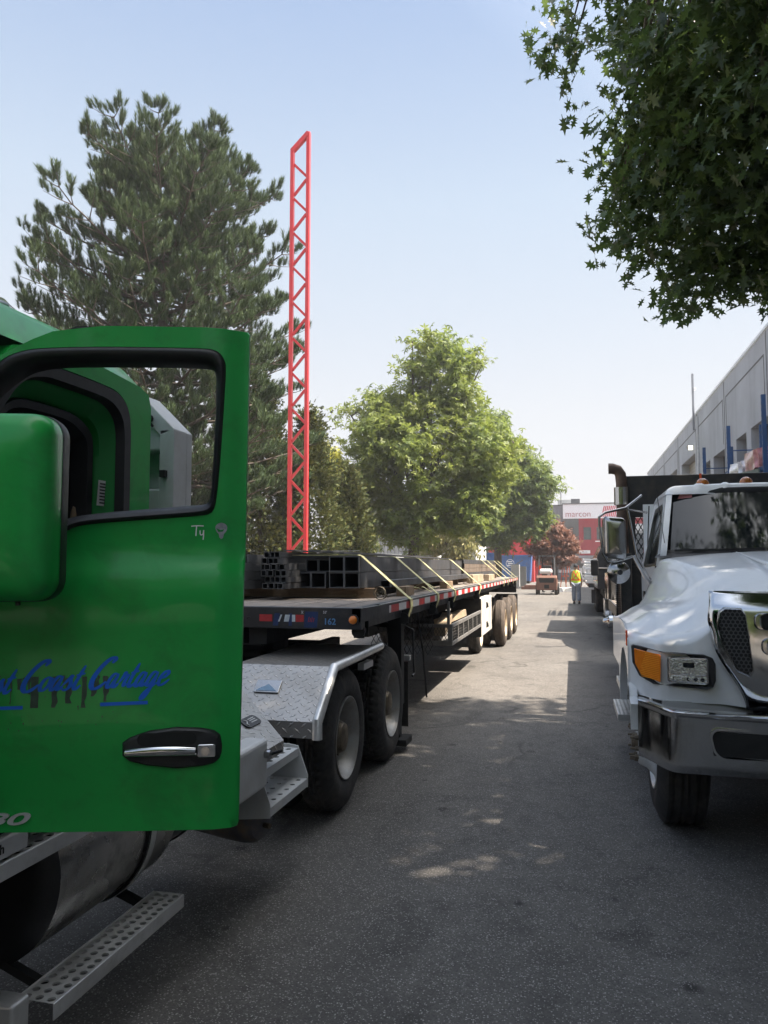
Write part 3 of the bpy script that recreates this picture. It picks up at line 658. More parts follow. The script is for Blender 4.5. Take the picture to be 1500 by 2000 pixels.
def script(g, text, u0, z0, size, rise, sx=1.0, wd=.122):
    x = 0
    for ch in text:
        adv, strokes = L[ch]
        for st_ in strokes:
            pts = catmull([(x+px*1.0, py, 0) for px, py in st_], 6); n = len(pts); Lf = []; Rt = []
            for i, p in enumerate(pts):
                t = (pts[min(i+1,n-1)]-pts[max(i-1,0)]); t.normalize(); nx = Vector((-t.y, t.x, 0))
                w = wd*(.43 if ch.islower() else .60)*(.55+.45*abs(t.y))*min(1, .45+2.2*min(i, n-1-i)/n*2)
                a = p+nx*w; b = p-nx*w
                for q, S_ in ((a, Lf), (b, Rt)):
                    qx = q.x+q.y*.34; S_.append((u0+qx*size*sx, z0+q.y*size+rise*qx*size*sx))
            for i in range(n-1):
                g.add([DS(*Lf[i], .0016), DS(*Lf[i+1], .0016), DS(*Rt[i+1], .0016), DS(*Rt[i], .0016)], [(0,1,2,3)])
        x += adv
    return x
W1 = sum(L[c][0] for c in 'West '); W2 = sum(L[c][0] for c in 'Coast ')
S = .083; SX = .160/(sum(L[c][0] for c in 'Coast')*S)
g = G(); script(g, 'West', .35-W1*S*SX, 1.366, S, .035, SX); script(g, 'Coast', .352, 1.374, S, .035, SX)
script(g, 'Cartage', .534, 1.380, S, .035, .215/(sum(L[c][0] for c in 'Cartage')*S))
for a, b, z, z2 in ((.571,.699,1.333,1.336), (.05,.365,1.322,1.3275)):
    g.add([DS(a,z,.0016),DS(b,z2,.0016),DS(b,z2+.0095,.0016),DS(a,z+.0095,.0016)], [(0,1,2,3)])
g.build('blue_lettering', M['blueletter'], door)
# scraped off sticker residue behind the letters
g = G(); rr_ = random.Random(3); u = .10
while u < .58:
    w = rr_.uniform(.006,.02); z1 = 1.415+rr_.uniform(-.006,.004); z0 = z1-rr_.choice((.03,.05,.07,.085)); sl_ = rr_.uniform(-.006,.004)
    if rr_.random() < .85:
        n_ = 5; Lp = [(u+sl_*k/n_+rr_.uniform(-.0015,.0015), z1+(z0-z1)*k/n_) for k in range(n_+1)]; Rp = [(u+w+sl_*k/n_+rr_.uniform(-.002,.002)-(w*.5*k/n_ if rr_.random()<.4 else 0), z1+(z0-z1)*k/n_) for k in range(n_+1)]
        for i in range(n_): g.add([DS(*Lp[i],.0008),DS(*Rp[i],.0008),DS(*Rp[i+1],.0008),DS(*Lp[i+1],.0008)],[(0,1,2,3)])
    u += w+rr_.uniform(.001,.012)
for k in range(34):
    u = rr_.uniform(.1,.62); z = rr_.uniform(1.27,1.33) if k > 8 else rr_.uniform(1.22,1.5); s_ = rr_.uniform(.002,.005)
    g.add([DS(u,z,.0008),DS(u+s_,z+s_*.4,.0008),DS(u+s_*.7,z-s_*1.3,.0008)],[(0,1,2)])
g.build('sticker_residue', basic('grey glue residue', (.055,.085,.06), .7, 0, .3, 40), door)
# model number badge, written driver name, torn grey sticker
g = G(); text_g(g, '680', .050, lambda u,v,d: DS(.197+u, 1.012+v*.9, .001+d), .006, shear=.3, bold=.0008, sx=2.35)
g.build('number_badge', M['alup'], door)
g = G()
def pen(pts, w=.0016):
    pts = catmull([(p[0],p[1],0) for p in pts], 5)
    for a, b in zip(pts[:-1], pts[1:]):
        t = (b-a).normalized(); nx = Vector((-t.y,t.x,0))*w
        g.add([DS(a.x+nx.x,a.y+nx.y,.0015),DS(b.x+nx.x,b.y+nx.y,.0015),DS(b.x-nx.x,b.y-nx.y,.0015),DS(a.x-nx.x,a.y-nx.y,.0015)],[(0,1,2,3)])
pen([(.803,1.834),(.820,1.8355),(.838,1.835)]); pen([(.818,1.835),(.817,1.82),(.8165,1.806)])
pen([(.828,1.822),(.829,1.810),(.836,1.811),(.838,1.823)]); pen([(.838,1.823),(.838,1.808),(.837,1.795)])
g.build('pen_lettering', M['cloud'], door)
g = G(); blob = [(.888+.0165*cos(t)*(1+.06*sin(3*t)), 1.828+.017*sin(t)) for t in [2*pi*k/20 for k in range(20)]]
g.prism(blob, lambda u,v,d: DS(u,v,d), .001, .002).prism([(.880,1.816),(.896,1.814),(.893,1.801),(.888,1.797),(.883,1.802)], lambda u,v,d: DS(u,v,d), .001,.0022)
gs = g.build('torn_grey_decal', basic('scuffed silver', (.33,.34,.36), .4, .3, .3, 60), door)
g = G().prism([(.874,1.829),(.886,1.823),(.897,1.826),(.892,1.819),(.880,1.818)], lambda u,v,d: DS(u,v,d), .0024,.0030); g.build('decal_scuff', M['greenin'], gs)
# wing mirror: green shell with black back edge on two arms
def mir(u, v):                # rounded shell: u around, v depth
    pass
mc = (.33, 1.867); mo = rrect(.14,.515,1.632,2.102,.055,8)
def MP(p, d): return D(p[0]+ (.004*(p[1]-1.63)*8*0), p[1], d)
def inset(P, e): return [(p[0]+(mc[0]-p[0])*e*.9*(1), p[1]+(mc[1]-p[1])*e*.72) for p in P]
g = G().rings([[MP(p,.235) for p in mo],[MP(p,.275) for p in inset(mo,.006)],[MP(p,.305) for p in inset(mo,.03)],[MP(p,.325) for p in inset(mo,.09)],[MP(p,.340) for p in inset(mo,.25)],[MP(p,.350) for p in inset(mo,.6)],[MP(p,.352) for p in inset(mo,.995)]])
mr = g.build('wing_mirror', M['green'], door, smooth=True, ang=60)
g = G().rings([[MP(p,.232) for p in inset(mo,.995)],[MP(p,.19) for p in inset(mo,.12)],[MP(p,.20) for p in inset(mo,-.015)],[MP(p,.232) for p in inset(mo,-.02)],[MP(p,.245) for p in inset(mo,-.005)]])
g.build('mirror_back', M['black'], mr, smooth=True, ang=50)
G().add([MP(p,.188) for p in inset(mo,.16)],[tuple(range(len(mo)))]).build('mirror_glass', M['mirrorglass'], mr)
G().tube([D(.30,1.66,.2),D(.18,1.64,.12),D(.05,1.70,-.01)],.022,10).tube([D(.30,2.06,.2),D(.18,2.05,.12),D(.05,1.98,-.01)],.022,10).cyl(D(.43,1.632,.28),D(.43,1.622,.28),.006).build('mirror_arm', M['black'], mr, smooth=True)
# ================================================================ flatbed trailer
XR = -1.44; XL = 2*TX-XR+.08; DZ = 1.42
tr = thing('flatbed_trailer', (TX, 13, 0), 'long black flatbed semi trailer with wooden deck and red and white tape', 'trailer')
Y0, Y1 = 5.22, 20.9
g = G()
nb = 14
for i in range(nb):                                   # deck boards, small gaps
    a = XL+.12+(XR-.12-XL-.12)*i/nb; b = XL+.12+(XR-.12-XL-.12)*(i+1)/nb
    g.box(a+.004, b-.004, Y0+.10, Y1, DZ-.04, DZ-.004-(i%3)*.001)
g.build('deck', M['deckwood'], tr)
G().box(XL, XR-.02, Y0, Y0+.10, DZ-.155, DZ).build('front_rail', M['blacksteel'], tr, bevel=.006)
rail = G().box(XR-.11, XR-.06, Y0+.101, Y1, DZ-.16, DZ-.002).build('side_rail', M['blacksteel'], tr)
g = G().prism([(XR-.09,Y0+.0),(XR-.02,Y0+.0),(XR,Y0+.42),(XR,Y0+.5),(XR-.06,Y0+.5)], lambda u,v,d: (u,v,d), DZ-.10, DZ-.004)
g.box(XR-.012, XR, Y0+.5, Y1, DZ-.085, DZ-.005).build('rub_rail', M['blacksteel'], tr)
g = G().add([(XR+.002,Y0+.75,DZ-.078),(XR+.002,Y1-.05,DZ-.078),(XR+.002,Y1-.05,DZ-.018),(XR+.002,Y0+.75,DZ-.018)],[(0,1,2,3)])
g.build('reflective_tape', M['tape'], rail)
g = G()
for k in range(25):
    y = Y0+.62+k*.61; g.box(XR-.06, XR-.012, y, y+.05, DZ-.08, DZ-.006)
g.build('stake_pocket', M['blacksteel'], rail)
g = G().box(XR-.018, XR-.004, Y0+.5, Y1, DZ-.003, DZ+.003); g.build('bright_edge', M['alu'], rail)
G().box(XL, XL+.10, Y0+.101, Y1, DZ-.16, DZ).build('far_rail', M['blacksteel'], tr)
g = G()
for x in (TX-.5, TX+.5):
    g.box(x-.07, x+.07, 5.3, 8.2, 1.14, DZ-.041); g.box(x-.07, x+.07, 8.2, 20.8, .93, DZ-.041)
k = 5.6
while k < 20.6: g.box(XL+.1, XR-.111, k, k+.06, DZ-.13, DZ-.045); k += .61
g.box(TX-.5,TX+.5,5.35,7.6,1.125,1.138)
g.build('main_beams', M['blackm'], tr)
# front rail: tape rests, number, chalk, lamp
FY = Y0-.001
F2 = lambda u, v, d: (u, FY-d, v)
def patch(x0,x1,z0,z1,mat,name,sl=0,d=.0015):
    return G().prism([(x0,z0),(x1,z0),(x1+sl,z1),(x0+sl,z1)], F2, .0004, d).build(name, mat, tr)
tr_red = basic('worn red tape', (.42,.03,.035), .5, 0, .2, 20); tr_wh = basic('worn white tape', (.5,.56,.6), .5, 0, .25, 20)
navy = basic('navy touch up paint', (.012,.03,.10), .45, 0, .3, 8)
def FX(px): # tidy positions on the rail face
    return XR-.02-(715-px)*.00415
patch(FX(528),FX(552),1.315,1.365,tr_red,'red_tape'); patch(FX(596),FX(611),1.315,1.365,tr_red,'red_tape')
patch(FX(563),FX(566),1.315,1.365,tr_wh,'white_tape',.02); patch(FX(574),FX(583),1.315,1.365,tr_wh,'white_tape',.01); patch(FX(589),FX(595),1.315,1.365,tr_wh,'white_tape')
patch(FX(553),FX(563),1.285,1.375,navy,'blue_paint_patch',.015,.001); patch(FX(583),FX(589),1.285,1.375,navy,'blue_paint_patch',0,.001); patch(FX(611),FX(635),1.275,1.39,navy,'blue_paint_patch',.01,.001)
g = G(); text_g(g, '162', .062, lambda u,v,d: (FX(647)+u, FY-.0005-d, 1.300+v), .0012, bold=.0012); g.build('unit_number', basic('pale blue vinyl', (.10,.24,.46), .5), tr)
g = G(); text_g(g, "53'", .026, lambda u,v,d: (FX(646)+u, FY-.0005-d, 1.378+v), .0008); text_g(g, ")(", .026, lambda u,v,d: (FX(606)+u, FY-.0005-d, 1.378+v), .0008); g.build('chalk_writing', M['cloud'], tr)
g = G(); 
for k in range(4): g.bar((FX(619+k*3),FY-.0012,1.315),(FX(621+k*3),FY-.0012,1.352-.008*(k%2)),.001,.004)
g.build('red_scribble', tr_red, tr)
ml = G().lathe((FX(701), FY, 1.335), (0,-1,0), [(-.0,.040),(.010,.040),(.012,.032),(.012,.0)], 24).build('marker_lamp', M['black'], tr, smooth=True)
G().lathe((FX(701), FY-.012, 1.335), (0,-1,0), [(0,.030),(.010,.028),(.016,.018),(.018,0)], 24).build('lens', M['orange'], ml, smooth=True)
G().tube([(FX(505),FY,1.33),(FX(507),FY-.012,1.345),(FX(512),FY-.012,1.345)],.004,6).build('rail_hook', M['blackm'], tr)
# winches under the rail, one at each strap
SY = [6.77, 8.2, 9.45, 12.1, 16.5, 17.6, 19.2, 20.2]
def winch(x, y):
    g = G(); g.box(x-.01,x+.07,y-.06,y-.05,1.20,1.33).box(x-.01,x+.07,y+.05,y+.06,1.20,1.33).cyl((x+.03,y-.07,1.25),(x+.03,y+.09,1.25),.028,n=12)
    g.cyl((x+.03,y-.085,1.25),(x+.03,y-.065,1.25),.05,n=14); return g.build('strap_winch', M['blackm'], tr, smooth=True)
winch(XR-.09, 5.36)
for y in SY: winch(XR-.07, y)
# landing leg, side toolbox, mesh dunnage rack
lg = G().box(XR-.26, XR-.13, 7.0, 7.13, .42, 1.25).box(XR-.24,XR-.15,7.02,7.11,.12,.45).box(XR-.32,XR-.07,6.93,7.20,.06,.12).bar((XR-.2,7.1,1.15),(TX+.5,7.1,1.2),.05,.05).bar((XR-.2,7.1,.6),(XR-.5,7.9,1.2),.04,.04).build('landing_leg', M['blackm'], tr, bevel=.006)
G().box(2*TX-XR+.13,2*TX-XR+.26,7.0,7.13,.12,1.25).build('landing_leg', M['blackm'], tr)
G().tube([(XR-.1,7.06,1.15),(XR-.03,7.06,1.12),(XR-.02,7.06,.72),(XR-.02,6.98,.70)],.011,6).build('crank_handle', M['blacksteel'], lg)
tbx = G().box(XR-.5, XR, 12.35, 13.95, .57, 1.19).build('side_toolbox', basic('cream painted box', (.60,.585,.54), .5, 0, .06, 3, dirt=(.35,.3,.24), dscale=4, damt=.6), tr, bevel=.02)
g = G().add([(XR-.5,12.345,.57),(XR-.002,12.345,.57),(XR-.002,12.345,1.19),(XR-.5,12.345,1.19)],[(0,1,2,3)]); g.build('box_front_shade', M['blacksteel'], tbx)  # dark sheet over the cream box paints the shade on its front
g = G()
for z in (.72, 1.05): g.box(XR,XR+.012,13.05,13.17,z-.05,z+.05).bar((XR+.012,13.11,z+.03),(XR+.02,13.11,z-.04),.03,.006)
g.build('box_latch', M['blackm'], tbx)
rk = sub('dunnage_rack', tr); M['rackgrey'] = basic('weathered rack steel', (.24,.235,.23), .55, .4, .2, 6, 0, 1, dirt=(.12,.10,.08), dscale=4, damt=.6)
def mesh_panel(name, x0, y0, x1, y1, z0, z1, step, mat, parent, w=.007):
    g = G(); L_ = sqrt((x1-x0)**2+(y1-y0)**2); H_ = z1-z0; n = int((L_+H_)/step)+1
    for k in range(-int(H_/step)-1, n):
        for sgn in (1, -1):
            # line from bottom a to top a+H_*.6*sgn, clipped to the panel
            a = k*step; b = a+sgn*H_*.55
            ts = [0, 1]
            if a != b:
                t0 = (0-a)/(b-a); t1 = (L_-a)/(b-a); ts = [max(0, min(t0,t1)), min(1, max(t0,t1))]
            if ts[0] >= ts[1]: continue
            p = [(x0+(x1-x0)*(a+(b-a)*t)/L_, y0+(y1-y0)*(a+(b-a)*t)/L_, z0+H_*t) for t in ts]
            g.bar(p[0], p[1], w, .003, up=(y1-y0, -(x1-x0), 0))
    return g.build(name, mat, parent)
g = G()
for z in (.745, .96): g.box(XR-.03, XR, 9.3, 12.32, z, z+.045)
for k in range(7): g.box(XR-.03, XR-.003, 9.3+k*.495, 9.34+k*.495, .79, .96)
g.box(TX+.52,XR-.03,9.3,9.34,.745,.80).box(TX+.52,XR-.03,9.3,9.34,.96,1.0).box(XR-.06,XR-.0305,9.3,9.34,.80,.96).box(TX+.52,XR-.03,9.34,12.3,.735,.755)
g.box(XR-.07,XR-.035,9.3,9.33,1.0,1.28)
g.build('rack_frame', M['rackgrey'], rk, bevel=.003)
mesh_panel('rack_mesh', XR-.012, 9.34, XR-.012, 12.3, .79, .96, .04, M['blackm'], rk)
mesh_panel('rack_mesh', TX+.55, 9.32, XR-.06, 9.32, .80, .96, .04, M['trim'], rk, .005)
mesh_panel('guard_mesh', TX+.52, 8.5, XR-.10, 8.5, .72, 1.24, .06, M['blacksteel'], tr)
tm = bpy.data.objects
g = G()
def log(name, x, y, z, L_, w, h, rot, label, grp='offcuts of timber in the trailer rack'):
    o = G().box(-w/2,w/2,-L_/2,L_/2,0,h).build(name, M['palletwood'], bevel=.004); o.location = (x,y,z); o.rotation_euler = rot
    return tag(o, label, 'timber', grp)
log('timber_block', -1.66, 9.95, .90, 1.1, .14, .12, (.10,.05,.08), 'pale timber block poking up at the near end of the mesh rack under the trailer')
log('timber_block', -1.72, 11.0, .92, 1.2, .12, .10, (.06,-.1,-.15), 'pale timber block lying further back in the mesh rack under the trailer')
for x_, y_, z_, l_ in ((-1.9,10.3,.60,1.9),(-1.75,10.4,.61,1.7),(-1.6,10.6,.60,1.9)):
    pass
# tri-axle wheels, hubs, frame
for yc in (16.6, 18.15, 19.7):
    wheel_set(tr, -1.40, yc, .49, .26, 1, M['rimt'], M['rubbert'], tread='rib')
    wheel_set(tr, -1.73, yc, .49, .26, 1, M['rimt'], M['rubbert'], tread='rib', hub=False)
    wheel_set(tr, 2*TX+1.40, yc, .49, .6, -1, M['rimt'], M['rubbert'], tread='rib')
g = G().box(TX-.55,TX-.42,15.3,20.4,.70,.93).box(TX+.42,TX+.55,15.3,20.4,.70,.93)
for yc in (16.6,18.15,19.7): g.cyl((TX-1.1,yc,.49),(TX+1.1,yc,.49),.07,n=12)
g.build('bogie', M['blackm'], tr)
# lift axle wheel seen behind the toolbox
wheel_set(tr, -1.76, 15.15, .42, .28, 1, M['rimt'], M['rubber'], tread='rib', hub=False)
G().box(-1.98,-1.42,20.35,20.365,.30,.98).build('mudflap', M['rubber'], tr)
g = G().box(XL+.1,XR-.05,20.9,21.0,1.0,1.41).build('rear_bumper', M['blacksteel'], tr)
G().tube([(XR-.16,7.9,1.25),(XR-.10,7.92,.8),(XR-.06,7.9,.35)],.010,6).build('hanging_strap_tail', M['blackm'], tr)

# ================================================================ steel on the deck
M['cutsteel'] = basic('saw cut steel', (.34,.34,.35), .4, .5)  # paler steel paints an edge highlight on the saw cut ends
def tube_obj(x0, x1, y0, y1, z0, z1, t, mat, label, group, name='steel_tube'):
    cx, cz = (x0+x1)/2, z0
    g = G().hollow(x0-cx, x1-cx, 0, y1-y0, 0, z1-z0, t); o = g.build(name, mat)
    o.location = (cx, y0, cz)
    G().rings([[(a-cx, y0*0-.0006, b-z0+0) for a,b in ((x0+.0006,z0+.0006),(x1-.0006,z0+.0006),(x1-.0006,z1-.0006),(x0+.0006,z1-.0006))],[(a-cx,-.0006,b-z0) for a,b in ((x0+t,z0+t),(x1-t,z0+t),(x1-t,z1-t),(x0+t,z1-t))]]).build('cut_end', M['cutsteel'], o)
    # black plug stands in for the shade inside the tube
    i = G().box(x0-cx+t, x1-cx-t, .16, min(.2,y1-y0), t, z1-z0-t).build('shade_plug', M['tubeshade'], o); i.location = (0,0,0)
    for v in i.data.vertices: pass
    return tag(o, label, 'steel tube', group)
_b = G.build
ORD = ['first','second','third','fourth','fifth','sixth','seventh','eighth','ninth']
s_ = .146; TXR = -1.90; TY = 6.72; TB = DZ+.093
def near(n, i): return ORD[i]+' from the right' if i else 'rightmost'
for i in range(4):
    xr = TXR-i*(s_+.006)-(.02 if i > 1 else 0)
    tube_obj(xr-s_, xr, TY+.02*(i%2), 13.3, TB, TB+s_, .010, M['tube'], f'large square black steel tube, {near(4,i)} in the bottom row of big tubes', 'large square steel tubes on the trailer deck')
for i in range(2):
    xr = TXR+.004-i*(s_+.008); tube_obj(xr-s_, xr, TY-.02+.03*i, 13.35-.03*i, TB+s_+.004, TB+2*s_+.004, .010, M['tube'], ['large square black steel tube at the right edge of the top row', 'large square black steel tube second from the right in the top row'][i], 'large square steel tubes on the trailer deck')
q = .118
for i in range(2):
    xr = TXR-2*(s_+.010)-i*(q+.004); tube_obj(xr-q, xr, TY+.10, 13.2, TB+s_+.004, TB+s_+.004+q, .009, M['tube'], ['medium square steel tube just left of the two tallest tubes', 'medium square steel tube, left one of the pair resting on the big tubes'][i], 'medium square steel tubes on the trailer deck')
tube_obj(-1.80-.01, -1.72, 6.62+.55, 13.0, TB-.0+.0, TB+.066, .004, M['tube'], 'small rectangular steel tube lying alone beside the big tubes', 'single tube beside the stack')
# small tube bundle at the left front, rows of three to four
r_ = random.Random(5); sq = .052; rows = [4,4,3,4,4,3,3]
x_left = -2.72
for j, nrow in enumerate([4,4,4,4,3,3][:6]):
    for i in range(nrow):
        xl = x_left+(.03,.035,.02,-.01,0,.0)[j]+i*(sq+.003); z = TB+.002+j*(sq+.004)+(0)
        y0 = TY-.42+r_.uniform(-.02,.06)+.02*j
        col = ORD[i]+' from the left' if i else 'leftmost'
        row = ['bottom row','second row up','third row up','fourth row up','fifth row up','top row'][j]
        tube_obj(xl, xl+sq, y0, 12.6+r_.uniform(-.1,.1), z, z+sq, .005, M['tube'], f'small square steel tube, {col}, {row} of the small bundle', 'small square steel tubes in the left front bundle')
# flat bars lying on top, tubes further left
for k,(a,b,z) in enumerate(((-2.60,-2.49,TB+6*(sq+.004)+.0),(-2.40,-2.28,TB+6*(sq+.004)),(-2.2,-2.09,TB+6*(sq+.004)-.02))):
    o = G().box(-(b-a)/2,(b-a)/2,0,6.6,0,.012).build('flat_bar', M['tube']); o.location = ((a+b)/2, TY-.1+.12*k, z+.006)
    tag(o, ['grey flat steel bar on top of the small tube bundle','grey flat steel bar on top between both tube stacks','grey flat steel bar on top beside the medium tubes'][k], 'steel bar', 'flat bars lying on the steel stack')
for j in range(4):
    tube_obj(-3.45+.0, -2.80, 6.1+.05*j, 12.8, TB+j*.078, TB+j*.078+.074, .005, M['tube'], f'wide flat steel tube left of the small bundle, {["bottom","second from bottom","second from top","top"][j]} of four', 'wide steel tubes at the left of the deck')
# ties around the bundles
g = G()
for y in (7.35, 9.2, 11.4): g.box(x_left-.01, -2.08, y, y+.012, TB+6*(sq+.004)+.02, TB+6*(sq+.004)+.024)
tie = g.build('binding_wire', M['galv']); tag(tie, 'thin steel bands strapped over the small tube bundle', 'binding')
# second stack towards the tail
mt = [M['tubeb'], M['tube']]
for j in range(4):
    for i in range(5):
        xr = -1.92-i*.105; z = TB+.0+j*.082+(.0)
        tube_obj(xr-.10, xr, 13.75+.05*((i+j)%3), 20.2-.5*(i%2)-.25*j, z, z+.078, .005, mt[(i+j)%3 == 0], f'brown steel tube in the far stack, {ORD[i]+" from the right" if i else "rightmost"} in the {["bottom","second","third","top"][j]} row', 'steel tubes in the far stack')
# dunnage timbers under and beside the stacks
DL = ['under the front end of the steel stack','under the middle of the front steel stack','under the far end of the front steel stack','under the front end of the far stack','under the tail of the far stack']
for k, y in enumerate((6.95, 9.6, 12.2, 14.2, 18.6)):
    o = G().box(-1.0,.62,-.045,.045,0,.088).build('dunnage_timber', M['timber'], bevel=.004); o.location = (-2.42,y,DZ+.001)
    tag(o, 'square sawn timber bearer '+DL[k], 'timber', 'timber bearers on the trailer deck')
for k,(x_,y_,l_,h_,lab) in enumerate(((-1.66,7.6,.40,.09,'short timber block beside the first strap near the deck edge'),(-1.66,10.2,.5,.09,'short timber block on the deck past the second strap'),(-1.72,13.9,1.6,.14,'long pale timber lying along the deck edge by the far stack'),(-1.68,15.9,1.1,.12,'pale timber block on the deck edge near the tail straps'))):
    o = G().box(-.05,.05,-l_/2,l_/2,0,h_).build('timber_offcut', M['palletwood'] if k > 1 else M['timber'], bevel=.004); o.location = (x_,y_,DZ+.001); tag(o, lab, 'timber', 'loose timber on the trailer deck')
# lashing straps
SL = ['nearest the tractor','second from the tractor','third from the tractor','fourth, just before the far stack','fifth, first over the far stack','sixth, over the far stack','seventh, close to the tail','last one at the tail']
for k, y in enumerate(SY):
    top = TB+2*s_+.012 if k < 4 else TB+.082*4+.006
    xe = TXR+.006 if k < 4 else -1.915
    path = [(-3.5, y, top), (xe-.03, y, top), (xe+.004, y, top-.010), (XR-.015, y+.02, DZ+.010), (XR+.008, y+.02, DZ-.004), (XR+.012, y+.03, DZ-.07), (XR-.018, y+.03, DZ-.165)]
    g = G(); w = .095; n_ = len(path)
    vs = []
    for i,p in enumerate(path): vs += [(p[0],p[1]-w/2,p[2]),(p[0],p[1]+w/2,p[2])]
    g.add(vs, [(2*i,2*i+1,2*i+3,2*i+2) for i in range(n_-1)])
    o = g.build('lashing_strap', M['strap'], solid=.005); tag(o, 'dusty yellow lashing strap over the steel, '+SL[k], 'strap', 'yellow straps across the steel load')
# loose strap tails and rolled straps on the deck
def ribbon(path, w, mat, name, label, cat, group):
    P = catmull(path, 8); g = G(); vs = []
    for i, p in enumerate(P): vs += [(p.x, p.y-w/2, p.z), (p.x, p.y+w/2, p.z)]
    g.add(vs, [(2*i,2*i+1,2*i+3,2*i+2) for i in range(len(P)-1)]); return tag(g.build(name, mat, solid=.004), label, cat, group)
ribbon([(-1.80,8.0,DZ+.02),(-1.72,7.9,DZ+.085),(-1.62,8.2,DZ+.05),(-1.56,8.0,DZ+.075),(-1.48,8.1,DZ+.012)], .05, M['strap'], 'loose_strap', 'loose curling yellow strap tail on the deck edge by the second strap', 'strap', 'loose straps')
ribbon([(-1.82,8.7,DZ+.03),(-1.70,8.8,DZ+.10),(-1.60,8.9,DZ+.045),(-1.50,8.8,DZ+.05)], .05, M['strap'], 'loose_strap', 'loose curling yellow strap tail between the second and third straps', 'strap', 'loose straps')
for k,(y,r) in enumerate(((6.55,.055),(12.2,.06))):
    g = G(); P = [(-1.66+ (.012+r*t/ (6*pi))*cos(t)*1.0, y, DZ+.062+(.012+r*t/(6*pi))*sin(t)) for t in [i*.35 for i in range(54)]]
    vs = []
    for p in P: vs += [(p[0],p[1]-.025,p[2]),(p[0],p[1]+.025,p[2])]
    g.add(vs, [(2*i,2*i+1,2*i+3,2*i+2) for i in range(len(P)-1)])
    o = g.build('rolled_strap', basic('grimy webbing %d' % k, (.17,.14,.09), .85, 0, .3, 30), solid=.003); tag(o, ['coiled grimy strap standing on the deck corner near the first strap','coiled dark strap standing on the deck before the far stack'][k], 'strap', 'coiled straps')

# ================================================================ red lattice mast behind the trailer
mk = 1.4
mast = thing('lattice_mast', (-7.81, 21, 0), 'tall red steel lattice mast with a slanted top behind the trailer', 'mast')
G().box(-8.142,-8.028,20.94,21.06,.1,14.40).build('chord', M['red'], mast, bevel=.012)
G().box(-7.631,-7.517,20.94,21.06,.1,14.89).build('chord', M['red'], mast, bevel=.012)
G().bar((-8.10,21,14.35),(-7.56,21,14.87),.14,.126).build('top_bar', M['red'], mast)
zt = 13.93; k = 0
while zt > .9:
    a, b = ((-8.03,21,zt),(-7.63,21,zt-.42)) if k % 2 == 0 else ((-7.63,21,zt),(-8.03,21,zt-.46))
    G().bar(a, b, .07, .06, up=(0,1,0)).build('brace', M['red'], mast); zt -= .52 if k % 2 == 0 else .56; k += 1
G().box(-8.5,-7.2,20.6,21.4,.0,.1).build('base_plate', M['concrete'], mast)
# ================================================================ white truck
WC = 1.62; HWd = 1.27
wt = thing('flatbed_truck', (WC, 7.5, 0), 'white medium truck with chrome grille and bumper, parked facing the camera on the right', 'truck')
def sm(a, b, x): t = min(1, max(0, (x-a)/(b-a))); return t*t*(3-2*t)
def nose_y(s):          # s = |offset| from the centre, metres
    return 4.80+.10*sm(.45,.8,s)+.04*sm(.85,1.06,s)+.26*sm(1.06,1.27,s)**1.5
def nose_z(s): return 1.545-.275*sm(.58,.98,s)-.02*sm(1.1,1.27,s)
def top_z(s, y):
    hoodz = 1.545+.285*sm(4.8,7.1,y)*1.0+.055*sin(pi*min(1,max(0,(y-4.8)/2.3)))-.04*(s/.7)**2
    hoodz -= .012*sm(.25,.34,s)*sm(7.0,5.4,y)
    fend = 1.255+.17*sm(4.9,5.55,y)-.05*sm(6.0,6.9,y)-.10*sm(1.06,1.27,s)
    w = sm(1.06+.02*sm(6.0,6.9,y), .56+.30*sm(5.2,6.9,y), s)
    return fend+(hoodz-fend)*w
def whood(u, v):
    s0 = (2*u-1)*HWd; s = abs(s0)
    ny = nose_y(s); nz = nose_z(s)
    if v < .22:           # front face going up
        t = v/.22; lo = .90-.04*sm(.8,.3,s)
        return (WC+s0, ny+.015*(1-t)-.01*sin(pi*t), lo+(nz-.035-lo)*t)
    if v < .38:
        t = (v-.22)/.16; a = t*pi/2; r = .06+.10*sm(.7,1.0,s)
        y = ny+r*(1-cos(a)); z = nz-.035+(top_z(s, ny+r)-nz+.035)*sin(a)
        return (WC+s0, y, z)
    t = (v-.38)/.62; r = .06+.10*sm(.7,1.0,s); y = ny+r+(7.02-.0*s-(ny+r))*t
    return (WC+s0, y, top_z(s, y))
nu, nv = 96, 80
g = G().grid(whood, nu, nv)
hdm = g.build('hood', M['white'], wt, smooth=True, ang=55)
# fender side walls with wheel arch
for sd in (-1, 1):
    prof = [(nose_y(HWd)+.0, .90)]
    for k in range(7): t = k/6; v = .22*t; p = whood(0, v); prof.append((p[1], p[2]))
    for k in range(1,7): p = whood(0, .22+.16*k/6); prof.append((p[1], p[2]))
    for k in range(1,9): p = whood(0, .38+.62*k/8); prof.append((p[1], p[2]))
    prof += [(7.02,.95),(6.22,.95)]
    for k in range(11): a = radians(10+160*k/10); prof.append((5.62+.56*cos(a), .60+.58*sin(a)*.95))
    prof += [(5.06,.80),(5.03,.86)]
    g = G().prism(prof, lambda u,v,d: (WC+sd*(HWd+d),u,v), -.04, .012)
    g.build('fender_side', M['white'], wt, smooth=True, ang=30)
# dark arch liner and engine bay mass
G().box(WC-.72,WC+.72,5.05,7.0,.55,1.24).build('engine_bay', M['blackm'], wt)
# gap below hood, valance
g = G().box(WC-1.1,WC-.55,4.93,5.02,.80,.905); g.build('valance', M['palewall'], wt)
G().box(WC-.6,WC+1.1,4.93,5.02,.80,.89).build('radiator_shroud', M['blackm'], wt)
